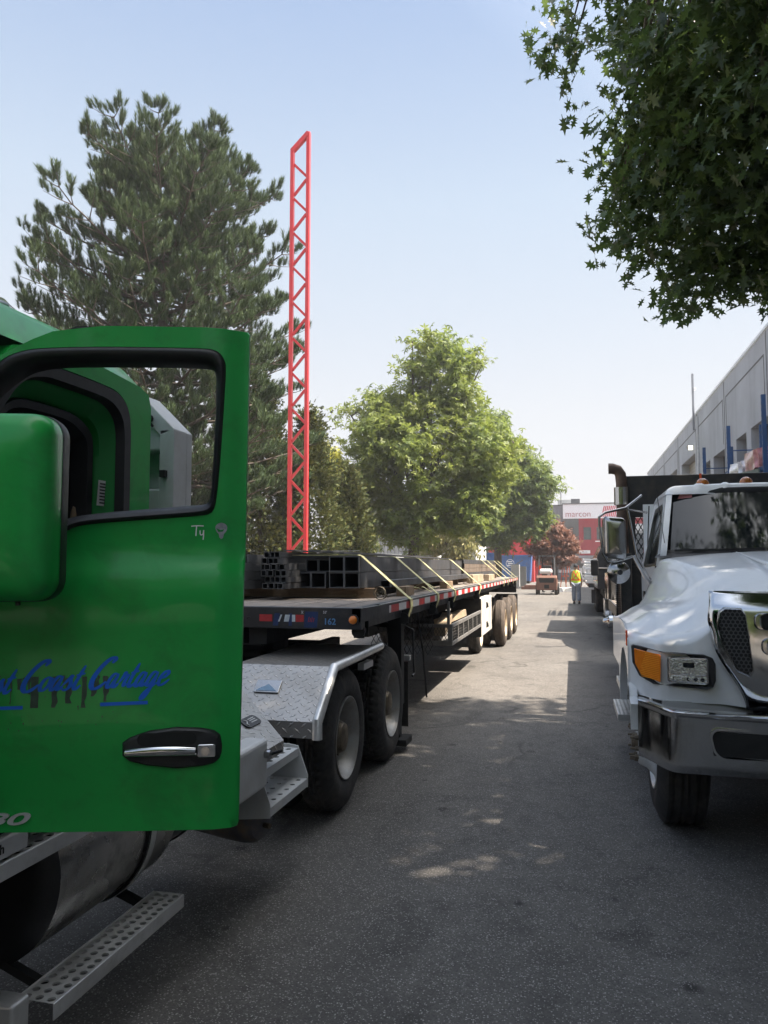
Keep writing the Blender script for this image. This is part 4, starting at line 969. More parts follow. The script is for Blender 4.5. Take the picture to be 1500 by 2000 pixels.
# bumper: curved chrome with opening
def bump_pt(u, v, thick=0):
    s0 = (2*u-1)*1.24; s = abs(s0); y = 4.58+.07*(s/1.0)**2+.33*sm(1.02,1.24,s)**1.6
    zt = .885+.01*s; zb = .540-.01*sm(.5,1.2,s)
    t = v
    if t < .12: z = zt+.0; y2 = y+.10*(1-t/.12)
    elif t < .2: q = (t-.12)/.08; z = zt-.03*q; y2 = y-.012*sin(q*pi)
    elif t < .85: q = (t-.2)/.65; z = zt-.03-(zt-.03-zb-.05)*q; y2 = y+.012+.012*q
    else: q = (t-.85)/.15; z = zb+.05-.05*q; y2 = y+.024+.05*q
    return (WC+s0, y2, z)
g = G().grid(bump_pt, 72, 28); bp = g.build('bumper', M['chrome'], wt, smooth=True, ang=45)
g = G(); P = rrect(-.88,.88,.655,.795,.05); P = [(a+(.03 if a<0 else -.03)*((.795-b)/.14), b) for a,b in P]
def BF(u, v, d): s = abs(u); return (WC+u, 4.58+.07*s**2+.02-d, v)
G().grid(lambda u,v: BF(-.872+1.744*u, .66+.13*v, .013), 48, 4).build('bumper_slot', M['blackm'], bp)
Q = rrect(-.90,.90,.637,.813,.06); Q = [(a+(.03 if a<0 else -.03)*((.81-b)/.14), b) for a,b in Q]
nP = len(P); g = G().rings([[BF(*p,.008) for p in Q],[BF(*p,.022) for p in Q],[BF(*p,.022) for p in lerp(Q,P,.7)],[BF(*p,.012) for p in P]])
g.build('slot_rim', M['chrome'], bp, smooth=True)
G().box(WC-1.0,WC+1.0,4.75,5.0,.58,.80).build('bumper_beam', M['blackm'], bp)
# grille: chrome shell with honeycomb slots
def gr_edge(z):         # half width
    return .845-.0*(z)-.0+(-.02)*sm(1.40,1.56,z)-(.17)*sm(1.30,.88,z)-.02*sm(1.40,1.30,z)
def gsurf(a, z, d=0): s = abs(a); return (WC+a, 4.775+.10*(s/.8)**2.2+.05*sm(1.46,1.56,z)-.02*sin(pi*(z-.88)/.68)-d, z)
def gg(u, v):
    z = .885+.685*v; a = (2*u-1)*gr_edge(z); e = 0
    bul = .03*(1-abs(2*u-1)**10)*(1-abs(2*v-1)**12)
    p = gsurf(a, z, bul); return p
grl = G().grid(gg, 60, 36).build('grille', M['chrome'], wt, smooth=True, ang=60, solid=.02)
def slot(poly, name, dd=.034):
    c = (sum(p[0] for p in poly)/len(poly), sum(p[1] for p in poly)/len(poly))
    sh = lambda e: [(c[0]+(p[0]-c[0])*(1+e), c[1]+(p[1]-c[1])*(1+e*.6)) for p in poly]
    g = G().rings([[gsurf(*p,.026) for p in sh(.16)],[gsurf(*p,.040) for p in sh(.12)],[gsurf(*p,.041) for p in sh(.05)],[gsurf(*p,.030) for p in poly]])
    o = g.build(name+'_rim', M['chromed'], grl, smooth=True)
    G().add([gsurf(*p,.033) for p in poly],[tuple(range(len(poly)))]).build(name, M['blackm'], o)
    return c
for sd in (-1, 1):
    poly = [(-.735,1.44),(-.745,1.36),(-.73,1.28),(-.665,1.13),(-.60,1.10),(-.585,1.13),(-.60,1.30),(-.612,1.43),(-.63,1.46),(-.71,1.462)]
    poly = [(a-.045,b) for a,b in poly]
    if sd == 1: poly = [(-a,b) for a,b in poly]
    slot(poly, 'honeycomb_slot')
    # honeycomb mesh
    g = G(); r = .0125
    for i in range(14):
        for j in range(20):
            cx_ = -.79+i*r*1.9; cz_ = 1.10+j*r*1.68; cx_ += (r*.95 if j%2 else 0)
            # inside test
            ins = False; PP = [(p[0]*(1 if sd==-1 else -1),p[1]) for p in poly]
            for (x1_,z1_),(x2_,z2_) in zip(PP,PP[1:]+PP[:1]):
                if (z1_ > cz_) != (z2_ > cz_) and cx_ < (x2_-x1_)*(cz_-z1_)/(z2_-z1_)+x1_: ins = not ins
            if not ins: continue
            ho = [(cx_+r*1.08*cos(radians(30+60*k)), cz_+r*1.08*sin(radians(30+60*k))) for k in range(6)]
            hi = [(cx_+r*.82*cos(radians(30+60*k)), cz_+r*.82*sin(radians(30+60*k))) for k in range(6)]
            f = 1 if sd == -1 else -1
            g.rings([[gsurf(p[0]*f,p[1],.038) for p in ho],[gsurf(p[0]*f,p[1],.038) for p in hi]])
    g.build('honeycomb', basic('grey mesh%d' % sd, (.09,.09,.095), .5, .3), grl)
for k, z in enumerate((1.40, 1.26, 1.12, .99)):
    for sd in (-1, 1):
        P = rrect(.03,.57-.03*k,z-.045,z+.045,.035); slot([(a*sd,b) for a,b in P], 'grille_slot')
# headlamp bezel, lamp, turn signal
for sd in (-1, 1):
    def HF(u, v, d): s = u; return (WC+sd*s, nose_y(s)-.030-d+.01*(1-(v-.9)/.33), v)
    bez = [(1.262,1.205),(1.255,1.10),(1.22,1.025),(1.15,.997),(.86,.99),(.825,1.005),(.81,1.045),(.81,1.14),(.825,1.175),(.87,1.192),(1.08,1.195),(1.20,1.212),(1.25,1.215)]
    b_ = G().prism(bez, HF, -.05, .016).build('lamp_bezel', M['black'], wt, bevel=.004)
    sg = [(1.247,1.195),(1.243,1.10),(1.21,1.035),(1.115,1.016),(1.11,1.18),(1.20,1.19)]
    g = G().prism(sg, HF, .0, .030); ts = g.build('turn_signal', M['orange'], b_, bevel=.004)
    g = G()
    for k in range(15): z = 1.028+k*.0110; g.prism([(1.117,z),(1.212+.02*min(1,k/5),z),(1.212+.02*min(1,k/5),z+.004),(1.117,z+.004)], HF, .0301, .033)
    g.build('lens_ribs', basic('bright orange ribs%d' % sd, (.95,.35,.03), .2, coat=.8), ts)
    g = G().prism(rrect(.85,1.075,1.018,1.175,.02), HF, .016, .026); hl = g.build('headlamp', M['chromed'], b_, bevel=.004)
    g = G().prism(rrect(.862,1.063,1.072,1.165,.015), HF, .026, .031).prism(rrect(.862,1.063,1.028,1.066,.012), HF, .026, .030); g.build('reflector', basic('lamp reflector%d' % sd, (.62,.62,.6), .12, .9, .5, 60, .6, 90), hl)
    g = G()
    for k in range(5): g.lathe(HF(.885+.038*k,1.047,.031),(0,-1,0),[(0,.011),(.002,.011),(.002,.006),(-.001,0)],12)
    g.prism(rrect(.93,.99,1.115,1.145,.006), HF, .031, .036); g.build('lamp_beads', M['glassdark'], hl)
# side marker
G().box(WC-HWd-.02, WC-HWd-.008, 5.22,5.30,1.20,1.30).build('side_marker', M['redlens'], wt, bevel=.004)
g = G().tube([(WC-.26,5.1,1.60),(WC-.30,5.8,1.735),(WC-.34,6.6,1.83)],[.006,.014,.004],8).tube([(WC+.26,5.1,1.60),(WC+.30,5.8,1.735),(WC+.34,6.6,1.83)],[.006,.014,.004],8)
g.build('hood_crease', M['white'], hdm, smooth=True)
# wheels
def front_wheel(parent, x, y, r, side, w=.27):
    wh = sub('wheel', parent); s = side
    prof = [(-w,.30),(-w+.02,r*.80),(-w+.04,r*.95)]+[(-w+.06+(w-.12)*i/12, r) for i in range(13)]+[(-.04,r*.95),(-.006,r*.8),(-.004,r*.72),(-.014,.315),(-.02,.30)]
    G().lathe((x,y,r),(s,0,0),prof,96,lambda j,k: -.012 if j-3 in (2,5,7,10) else 0).build('tyre', M['rubber'], wh, smooth=True, ang=28)
    g = G().lathe((x,y,r),(s,0,0),[(-.02,.30),(-.008,.302),(-.006,.29),(-.03,.27),(-.02,.22),(.03,.17),(.075,.15),(.085,.14),(.085,.0)],48)
    g.build('rim', M['white'], wh, smooth=True, ang=40)
    for k in range(10):
        t = 2*pi*k/10+.2; c = Vector((x,y+cos(t)*.115,r+sin(t)*.115)); G().lathe(c,(s,0,0),[(.08,0),(.08,.018),(.108,.016),(.109,.009),(.14,.008),(.14,0)],6).build('lug_nut', M['hub'], wh)
    G().lathe((x,y,r),(s,0,0),[(.08,.06),(.11,.055),(.125,.035),(.125,0)],20).build('hub', M['hub'], wh, smooth=True)
front_wheel(wt, .50, 5.60, .51, -1, .34); front_wheel(wt, 2*WC-.50, 5.60, .51, 1, .34)
wheel_set(wt, .70, 11.6, .5, .27, -1, M['white'], M['rubber']); wheel_set(wt, 1.04, 11.6, .5, .27, -1, M['white'], M['rubber'], hub=False)
wheel_set(wt, 2*WC-.46, 11.6, .5, .6, 1, M['white'], M['rubber'])
# cab: side, pillars, roof
CL = WC-.98                                           # cab left side
zc, zr = 1.82, 2.44; yb, yt = 6.98, 7.52
def CB(sd): return WC+sd*.90
cab = G()
for sd in (-1, 1):
    x = CB(sd)
    so = [(6.98,.80),(8.62,.80),(8.62,1.0),(8.60,2.30),(8.50,2.42),(7.62,2.42),(7.5,2.38),(7.02,1.86),(6.98,1.80)]
    wi = [(7.20,1.72),(8.35,1.70),(8.36,2.20),(8.30,2.30),(7.70,2.31),(7.60,2.27),(7.22,1.86)]
    cs = (7.9,1.9); A3 = angles(cs, so, wi, n=48)
    tum = lambda z: -.15*max(0,z-1.7)/.7
    Rr = lambda P,d: [(x+sd*(d+tum(q[1])), *q) for q in [ray_poly(P, cs, a) for a in A3]]
    sidep = G().rings([Rr(so,-.05), Rr(so,0), Rr(wi,0.0), Rr(wi,-.03)]).build('cab_side', M['white'], wt, smooth=True, ang=40)
    G().rings([Rr(wi,.0035), Rr([(cs[0]+(p[0]-cs[0])*.9, cs[1]+(p[1]-cs[1])*.86) for p in wi],.0035)]).build('window_frame', M['black'], sidep)
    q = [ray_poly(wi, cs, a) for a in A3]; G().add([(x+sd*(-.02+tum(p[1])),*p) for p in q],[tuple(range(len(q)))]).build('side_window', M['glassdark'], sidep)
    G().box(x-.014 if sd<0 else x, x if sd<0 else x+.014, 8.2,8.34,1.40,1.46).build('door_handle', M['black'], sidep)
    G().bar((x+sd*.004,7.12,.9),(x+sd*.004,7.12,1.72),.006,.012,up=(1,0,0)).bar((x+sd*.004,8.42,.9),(x+sd*.004-sd*.08,8.42,2.35),.006,.012,up=(1,0,0)).build('door_gap', M['blackm'], sidep)
def wroof(u, v):
    a = 2*u-1; s = abs(a); y = 7.50+1.12*v; x = WC+a*.76
    e = sqrt(max(0, 1-max(0,(s-.86)/.14)**2)); f = sqrt(max(0,1-max(0,(.10-v)/.10)**2)); r = sqrt(max(0,1-max(0,(v-.93)/.07)**2))
    return (x, y, 2.385+.085*e*f*r+.02*(1-a*a)*f+.012*(1 if .25<s<.33 or .55<s<.63 else 0)*f)
rf = G().grid(wroof, 64, 24).build('cab_roof', M['white'], wt, smooth=True, ang=60)
G().box(CB(-1)+.03,CB(1)-.03,8.58,8.62,.8,2.38).build('rear_wall', M['white'], wt)
# windshield plane helpers
def WS(u, v, d=0):       # u -1..1, v 0..1
    hw = .875-.135*v; bow = .13*(u*u)
    return (WC+u*hw, yb+(yt-yb)*v+bow*(1-.2*v)-d, zc+(zr-zc)*v+d*.6)
wo = [(-1,0),(-.6,-.015),(0,-.03),(.6,-.015),(1,0),(1,1),(.5,1.005),(0,1.01),(-.5,1.005),(-1,1)]
def wring(e, d): 
    P = [(-1+e,0+e*1.1),(-.5,-.01+e*1.1),(0,-.02+e*1.1),(.5,-.01+e*1.1),(1-e,e*1.1),(1-e,.5),(1-e,1-e*1.3),(.5,1.0-e*1.3),(0,1-e*1.3),(-.5,1-e*1.3),(-1+e,1-e*1.3),(-1+e,.5)]
    return [WS(u,v,d) for u,v in P]
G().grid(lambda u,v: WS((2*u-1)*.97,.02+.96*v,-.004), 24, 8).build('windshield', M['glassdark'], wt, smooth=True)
G().rings([wring(-.0,.006), wring(.055,.004), wring(.06,-.002)]).build('windshield_seal', M['rubber_seal'], wt, smooth=True, ang=60)
g = G()
for sd in (-1,1):        # white pillars from cowl to roof
    P0 = [WS(sd*1.0,-.03,.004), WS(sd*1.0,1.0,.004)]; 
    a0 = (CB(sd)+0, 7.0, 1.80); a1 = (CB(sd)-sd*.15, 7.66, 2.40)
    g.add([P0[0], P0[1], a1, a0, (a0[0]-sd*.03,a0[1]+.05,a0[2]), (a1[0]-sd*.03,a1[1]+.05,a1[2])], [(0,1,2,3),(3,2,5,4)])
g.build('windshield_pillar', M['white'], wt, smooth=True)
g = G().grid(lambda u,v: (WC+(2*u-1)*(.93-.05*v), 6.86+.16*v+.13*(2*u-1)**2*.6, 1.79+.045*v), 24, 3).build('cowl', M['black'], wt, smooth=True)
g = G()
for u0,u1 in ((-.86,-.05),(.05,.86)): g.tube([WS(u0+.55,-.03,.03),WS(u0+.5,.0,.035),WS(u1,.045,.02)],.008,6).bar(WS(u0,.035,.018),WS(u1,.055,.018),.01,.02)
g.build('wiper', M['black'], wt)
G().grid(lambda u,v: whood(.08+.84*u, .982+.008*v)[:2]+(whood(.08+.84*u, .982+.008*v)[2]+.0015,), 40, 1).build('hood_gap', M['blackm'], hdm)
g = G().cyl(WS(-.93,.0,.0),(WC-.90,7.0,2.42),.003,n=6).build('antenna', M['black'], wt)
G().add([WS(-.86,.84,.003),WS(-.70,.86,.003),WS(-.70,.92,.003),WS(-.84,.92,.003)],[(0,1,2,3)]).build('inspection_sticker', basic('pale red sticker', (.5,.2,.2), .5), wt)
for a in (-.41,-.03,.35):
    o = G().lathe((WC+a,7.66,2.475-.01*abs(a)),(0,0,1),[(-.02,.066),(.01,.066),(.01,.060),(.035,.057),(.06,.042),(.074,.02),(.077,0)],20).build('roof_lamp', M['amber'], wt, smooth=True)
# step boxes below the door
st_ = sub('cab_steps', wt)
for (x0,x1,y0,y1,z) in ((.40,.56,6.95,7.75,.66),(.37,.54,7.05,7.85,.42)):
    G().perf(x0,x1,y0,y1,5,22,.6,z).box(x0-.004,x0,y0,y1,z-.05,z).box(x0,x1,y0-.004,y0,z-.05,z).build('step_tread', M['alu'], st_)
G().box(.56,1.2,6.9,8.3,.35,.80).build('fuel_tank', M['blackm'], wt, bevel=.03)
# mirrors on chrome tube loops
mx = sub('mirror_assembly', wt)
MXc, MYc = .335, 6.62
G().tube([(.62,7.25,2.36),(.45,6.80,2.215),(.27,6.62,2.165),(.225,6.60,2.13),(.225,6.60,2.05),(.25,6.60,1.82),(.285,6.61,1.755),(.36,6.63,1.755),(.50,6.68,1.80)],.011,8).tube([(.50,6.68,1.80),(.60,6.80,1.62),(.68,6.95,1.55)],.014,8).tube([(.47,6.82,2.22),(.55,6.98,1.80),(.66,7.05,1.60)],.010,8).tube([(.47,6.82,2.20),(.66,7.20,2.20)],.010,8).build('mirror_bracket', M['chromed'], mx, smooth=True)
P = rrect(.255,.435,1.775,2.13,.035)
def MF(u,v,d): return (u+d*.25, 6.62-d, v-(u-.34)*.12)
c_ = (.345,1.955); ins = lambda e: [(c_[0]+(p[0]-c_[0])*(1-e), c_[1]+(p[1]-c_[1])*(1-e*.6)) for p in P]
mh = G().rings([[MF(*p,-.05) for p in ins(.1)],[MF(*p,0) for p in P],[MF(*p,.02) for p in ins(.04)],[MF(*p,.035) for p in ins(.16)],[MF(*p,.042) for p in ins(.4)],[MF(*p,.044) for p in ins(.99)]]).build('mirror_housing', M['chromed'], mx, smooth=True, ang=50)
G().add([MF(*p,-.045) for p in ins(.14)],[tuple(range(len(P)))]).build('mirror_glass', M['mirrorglass'], mh)
cv = G().lathe((.375,6.64,1.665),(.15,-1,0),[(-.04,.02),(-.03,.085),(0,.095),(.02,.085),(.045,.05),(.052,.02),(.052,0)],32).build('convex_mirror', M['chromed'], mx, smooth=True)
G().lathe((.383,6.59,1.665),(.15,-1,0),[(0,.022),(.008,.02),(.008,0)],16).build('mirror_bolt', M['black'], cv, smooth=True)
# headboard with mesh window, bed, stack
hbd = sub('headboard', wt)
HY = 9.0; HLx = .60; HRx = 2*WC-HLx
G().box(HLx,HRx,HY,HY+.08,2.27,2.74).build('headboard_panel', M['blacksteel'], hbd, bevel=.01)
G().box(HLx,HRx,HY,HY+.08,1.05,1.72).build('headboard_panel', M['blacksteel'], hbd, bevel=.01)
for x0,x1 in ((HLx,.70),(.90,1.06),(2.2,2.34),(HRx-.1,HRx)): G().box(x0,x1,HY,HY+.08,1.72,2.27).build('headboard_post', M['blacksteel'], hbd)
mesh_panel('headboard_mesh', HLx+.1, HY+.04, HRx-.1, HY+.04, 1.72, 2.27, .06, M['blacksteel'], hbd, .011)
G().box(HLx+.05,HRx-.05,HY+.09,14.3,1.0,1.10).build('flatbed_deck', M['deckwood'], wt)
G().box(HLx+.02,HLx+.045,HY+.085,14.3,.95,1.12).build('bed_side_rail', M['blacksteel'], wt)
G().box(WC-.45,WC+.45,7.5,14.2,.6,.98).build('chassis', M['blackm'], wt)
G().box(.52,.64,8.86,8.98,.62,1.86).build('exhaust_shield', M['blacksteel'], wt, bevel=.01)
G().box(.58,.80,8.7,9.0,.55,1.05).build('lower_toolbox', M['black'], wt)
es = G().tube([(.56,9.0,1.1),(.56,9.0,2.66),(.55,9.0,2.76),(.52,9.0,2.81),(.46,9.0,2.83),(.42,9.0,2.83)],.062,20).build('exhaust_pipe', basic('brown heat stained pipe', (.12,.085,.07), .45, .6, .3, 9, .2, 40), wt, smooth=True)
G().lathe((.56,9.0,2.05),(0,0,1),[(.36,.07),(.36,.085),(.56,.085),(.56,.07)],20).build('heat_shield', M['chromed'], es, smooth=True)
g = G().tube([(.49,8.8,1.74),(.475,8.8,1.2),(.50,8.8,.92)],.012,6)
for k in range(34): g.lathe((.485,8.8,1.70-k*.023),(0,0,1),[(0,.024),(.004,.03),(.009,.03),(.012,.024)],14)
g.build('coiled_air_line', M['blackm'], wt)
g = G()
for k in range(2): g.box(.48,.50,8.97,9.0,2.0-.0*k,2.6)
tag(G().box(-.012,.012,-.004,.004,-.10,0).build('red_ribbon', M['redlens']), 'small red ribbon tied to the top of the black headboard', 'ribbon').location = (1.40, 8.99, 2.745)

# ================================================================ dark trucks further along the right side
dk = basic('charcoal truck paint', (.045,.048,.055), .3, 0, .08, 4, coat=.7); grp = M['greywall']
t2 = thing('dark_truck', (1.85, 17, 0), 'dark grey heavy truck parked behind the white truck with a black wing mirror sticking out', 'truck')
front_wheel(t2, .95, 17.5, .5, -1); front_wheel(t2, 2.75, 17.5, .5, 1)
for yy in (22.3, 23.65): wheel_set(t2, .88, yy, .5, .3, -1, M['chromed'], M['rubber'], tread='rib'); wheel_set(t2, 2.8, yy, .5, .6, 1, M['chromed'], M['rubber'], tread='rib')
g = G().prism([(16.3,.85),(16.2,1.0),(16.3,1.35),(17.0,1.62),(18.3,1.80),(18.3,.9),(18.08,.62),(17.95,1.0),(17.5,1.14),(17.05,1.0),(16.92,.75)], lambda u,v,d: (1.85+d,u,v), -1.0, 1.0).build('hood', dk, t2, bevel=.05, seg=3)
g = G().prism([(18.3,.8),(18.3,1.80),(18.7,2.55),(18.95,2.72),(20.2,2.72),(20.2,.8)], lambda u,v,d: (1.85+d,u,v), -1.0, 1.0); cb2 = g.build('cab', dk, t2, bevel=.05, seg=3)
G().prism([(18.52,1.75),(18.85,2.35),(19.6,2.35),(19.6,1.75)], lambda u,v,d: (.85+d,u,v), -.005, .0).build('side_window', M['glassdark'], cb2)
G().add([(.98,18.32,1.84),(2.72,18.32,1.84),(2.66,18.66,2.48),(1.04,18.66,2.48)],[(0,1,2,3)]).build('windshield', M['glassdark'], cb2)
G().box(.95,2.75,15.95,16.15,.5,.85).build('bumper', M['chrome'], t2, bevel=.04); G().box(1.35,2.35,16.12,16.2,.9,1.4).build('grille', M['chromed'], t2, bevel=.02)
G().box(1.0,2.7,20.3,25.2,.95,1.12).build('truck_bed', M['blacksteel'], t2)
G().prism([(.62,1.12),(.62,1.95),(.78,2.30),(.90,2.30),(.90,1.12)], lambda u,v,d: (u,d,v), 20.4, 24.8).build('side_locker', dk, t2, bevel=.01)
G().box(1.0,1.9,18.4,24.9,.6,.94).build('chassis', M['blackm'], t2)
mm = G().prism(rrect(-.08,.08,-.17,.17,.04), lambda u,v,d: (.455+u,16.55+d,1.68+v), 0, .10).build('wing_mirror', M['black'], t2, bevel=.02)
G().tube([(.50,16.6,1.66),(.8,16.8,1.655),(1.0,17.1,1.60)],.03,8).build('mirror_arm', M['black'], mm, smooth=True)
g = G()
for k in range(6): g.cyl((.80,18.5+.14*k,.95),(.80,18.5+.14*k,1.55),.05,n=10)
g.box(.72,.86,18.4,19.4,.55,.93); g.build('chrome_step_stack', M['chrome'], t2, smooth=True)
g = G().lathe((.84,17.5,.5),(-1,0,0),[(0,.14),(.08,.13),(.12,.09),(.2,.06),(.21,0)],18).build('chrome_hub_cap', M['chrome'], t2, smooth=True)
t3 = thing('flatbed_trailer', (1.7, 30, 0), 'dark flatbed far down the right side carrying the bright galvanised stack', 'trailer')
G().box(.52,2.9,26.8,36,.98,1.12).build('deck', M['blacksteel'], t3, bevel=.01)
for yy in (29.6,31.0): wheel_set(t3, .80, yy, .48, .5, -1, M['rim'], M['rubber'], tread='rib'); wheel_set(t3, 2.7, yy, .48, .5, 1, M['rim'], M['rubber'], tread='rib')
G().box(1.0,2.4,27,36,.7,.975).build('chassis', M['blackm'], t3)
G().box(.62,.74,26.95,27.4,.45,.9).build('mudflap', M['rubber'], t3); G().box(.50,.52,26.8,36,1.03,1.10).build('side_tape', M['rustorange'], t3)
r_ = random.Random(2); M['galv2'] = basic('bright galvanised tube', (.85,.86,.88), .4, .2, .08, 9)
for b in range(2):
    for j in range(4):
        o = G()
        for e in (0,1): o.box(-.55,.55,e*.5,e*.5+.04,0,.055)
        o.box(-.55,-.51,.04,3.2,0,.055).box(.51,.55,.04,3.2,0,.055)
        for q_ in range(9): o.box(-.51,.51,.15+q_*.34,.19+q_*.34,.004,.05)
        ob = o.build('galvanised_frame', M['galv2']); ob.location = (.95+r_.uniform(-.03,.03), 26.9+r_.uniform(0,.15), 1.13+b*.43+j*.1+(.03 if b else 0)); ob.rotation_euler = (.012*b,.02*b,r_.uniform(-.02,.02))
        tag(ob, f'bright galvanised steel frame, {["bottom","second from bottom","second from top","top"][j]} of four in the {["lower","upper"][b]} pile', 'steel frame', 'galvanised frames stacked on the far flatbed')
# ================================================================ tilt-up warehouse on the right
WX, WH = 6.0, 9.1
wh_ = thing('warehouse', (WX, 20, 0), 'long grey concrete tilt-up warehouse with roller doors running down the right side', 'building')
YS, YE = -16.0, 64.0
doors = [(39.9,44.7,0,7.3),(46.6,51.0,0,7.35),(53.0,57.5,0,7.3),(25.0,27.9,3.2,6.4),(28.6,30.3,3.2,6.4),(32.5,35.0,3.2,6.4),(35.8,37.6,3.2,6.4),(5.0,9.4,0,5.2),(14.5,18.9,0,5.2)]
ys = sorted(set([YS,YE]+[d[0] for d in doors]+[d[1] for d in doors])); zs = sorted(set([0,WH]+[d[2] for d in doors]+[d[3] for d in doors]))
g = G()
for a,b in zip(ys[:-1],ys[1:]):
    for c,d in zip(zs[:-1],zs[1:]):
        my, mz = (a+b)/2, (c+d)/2
        if any(q[0]<my<q[1] and q[2]<mz<q[3] for q in doors): continue
        g.add([(WX,a,c),(WX,b,c),(WX,b,d),(WX,a,d)],[(3,2,1,0)])
for q in doors:
    a,b,c,d = q; x1 = WX+.45
    g.add([(WX,a,c),(x1,a,c),(x1,a,d),(WX,a,d)],[(0,1,2,3)]).add([(WX,b,c),(x1,b,c),(x1,b,d),(WX,b,d)],[(3,2,1,0)]).add([(WX,a,d),(x1,a,d),(x1,b,d),(WX,b,d)],[(0,1,2,3)]).add([(WX,a,c),(x1,a,c),(x1,b,c),(WX,b,c)],[(3,2,1,0)])
g.add([(WX,YE,0),(WX+25,YE,0),(WX+25,YE,WH),(WX,YE,WH)],[(0,3,2,1)]).add([(WX,YS,0),(WX+25,YS,0),(WX+25,YS,WH),(WX,YS,WH)],[(0,1,2,3)]).add([(WX+25,YS,0),(WX+25,YE,0),(WX+25,YE,WH),(WX+25,YS,WH)],[(0,1,2,3)])
g.add([(WX,YS,WH-.3),(WX+25,YS,WH-.3),(WX+25,YE,WH-.3),(WX,YE,WH-.3)],[(0,1,2,3)])
wall = g.build('wall', M['concrete'], wh_)
G().box(WX-.04, WX+.10, YS-.05, YE+.05, WH+.002, WH+.10).build('parapet_cap', M['galv'], wh_)
g = G(); j0 = 25.5; J = [j0+6.8*k for k in range(-6,6)]
for y in J: g.box(WX-.012, WX-.002, y-.025, y+.025, 0, WH-.02)
g.build('panel_joint', M['trim'], wh_)
g = G()
for y in J:
    g.box(WX-.010, WX-.002, y+.32, y+6.48, 8.36, 8.42)
    g.box(WX-.010, WX-.002, y+.32, y+.37, 6.6, 8.36); g.box(WX-.010, WX-.002, y+6.43, y+6.48, 6.6, 8.36)
g.build('reveal_groove', M['trim'], wh_)
for k,q in enumerate(doors):
    hi = q[2] > 0
    G().box(WX+.40, WX+.44, q[0]+.002, q[1]-.002, q[2]+.002, q[3]-.002).build('upper_dark_panel' if hi else 'roller_door', M['glassdark'] if hi else M['shutter'], wh_)  # dark glossy panel closes each raised opening in the wall
for q in doors[:3]:
    G().box(WX+.15,WX+.39,q[0]+.02,q[0]+.14,.05,q[3]-.02).build('door_guide', M['galv'], wh_)
lp = G().box(WX-.30,WX-.001,40.25,40.55,7.55,7.78).build('wall_lamp', M['trim'], wh_, bevel=.06, seg=3)
lens = N('lamp glass'); lens.set(Base_Color=(.9,.9,.85), Roughness=.3, Emission_Color=(1,.95,.8), Emission_Strength=.6)
G().box(WX-.27,WX-.04,40.22,40.249,7.50,7.74).build('lamp_glass', lens.m, lp, bevel=.01)
g = G().box(WX-.09,WX-.013,38.62,38.70,0,8.9); g.build('downpipe', M['galv'], wh_)
pole = thing('roof_mast', (WX-.15, 39.1, 0), 'thin grey camera pole rising above the warehouse parapet', 'mast')
G().box(WX-.19,WX-.10,39.05,39.14,8.3,11.1).build('pole', M['greywall'], pole)
G().box(WX-.12,WX-.02,38.95,39.05,10.25,10.36).build('camera_head', M['cloud'], pole, bevel=.01)
# ---------------------------------------------------------------- blue pallet racks with wrapped goods
def rack(y0, n, label):
    r = thing('pallet_rack', (5.0, y0, 0), label, 'rack', 'blue pallet racks along the warehouse')
    for k in range(n):
        y = y0+k*4.3; top = 5.9
        for x in (4.6, 5.5):
            g = G().box(x-.05,x+.05,y-.04,y+.04,0,top)
            for q_ in range(38): g.box(x-.056,x-.0501,y-.02,y+.02,.1+q_*.15,.17+q_*.15)
            g.build('upright', M['rackblue'], r)
        g = G(); z = .3
        while z < top-.7: g.bar((4.65,y,z),(5.45,y,z+.6),.03,.03).bar((4.65,y,z+.65),(5.45,y,z+.65),.03,.03); z += .7
        g.build('frame_bracing', M['rackblue'], r)
    for k in range(n-1):
        y = y0+k*4.3
        for z in (1.6, 3.2, 4.05): 
            for x in (4.6, 5.5): G().box(x-.025,x+.025,y+.041,y+4.259,z,z+.12).build('beam', M['rackblue'], r)
    return r
rack(20.0, 3, 'blue steel pallet rack by the warehouse, seen above the black headboard')
g = G().box(-.55,.55,-1.0,1.0,0,.06)
for x in (-.5,0,.45): g.box(x,x+.08,-1.0,1.0,.06,.12)
def goods(name, mat, x, y, z, sx_, sy_, sz_, label, cat, bump_=.06, seed=1):
    rr = random.Random(seed); g = G(); n1, n2 = 18, 10
    def f(u, v):
        a = 2*pi*u; t = v; c = abs(cos(a))**.35*(1 if cos(a)>0 else -1); s = abs(sin(a))**.35*(1 if sin(a)>0 else -1)
        r = (1 if t < .8 else max(0,1-(t-.8)/.2)**.5)
        n_ = 1+bump_*sin(5*a+seed)*sin(7*t+seed)+bump_*.8*sin(11*a+3*t)
        return (c*sx_/2*r*n_, s*sy_/2*r*n_, sz_*min(1,t/.8)*(1+bump_*sin(3*a)))
    g.grid(f, 40, 14); o = g.build(name, mat, smooth=True, ang=50); o.location = (x,y,z)
    return tag(o, label, cat)
wrap = basic('clear plastic wrap', (.75,.77,.82), .25, 0, .15, 8, .8, 12, coat=.5); pink = basic('red packs under film', (.48,.22,.24), .3, 0, .35, 5, .5, 10, coat=.5)
goods('wrapped_pallet', wrap, 4.95, 22.9, 4.18, .95, 1.5, .42, 'crumpled clear plastic wrapped load on the blue rack', 'wrapped goods', .10, 2)
goods('wrapped_pallet', pink, 5.0, 21.2, 4.18, 1.0, 1.5, .50, 'pink red packs wrapped in film on the blue rack, near the tall post', 'wrapped goods', .05, 5)
o = G().box(-.5,.5,-1.1,1.1,0,.10).box(-.5,.5,-1.05,1.05,.101,.24).box(-.46,.5,-.9,1.0,.241,.30).build('board_stack', M['palletwood'], bevel=.01); o.location = (5.0,26.6,4.28); tag(o, 'brown boards stacked at the far end of the blue rack', 'boards')
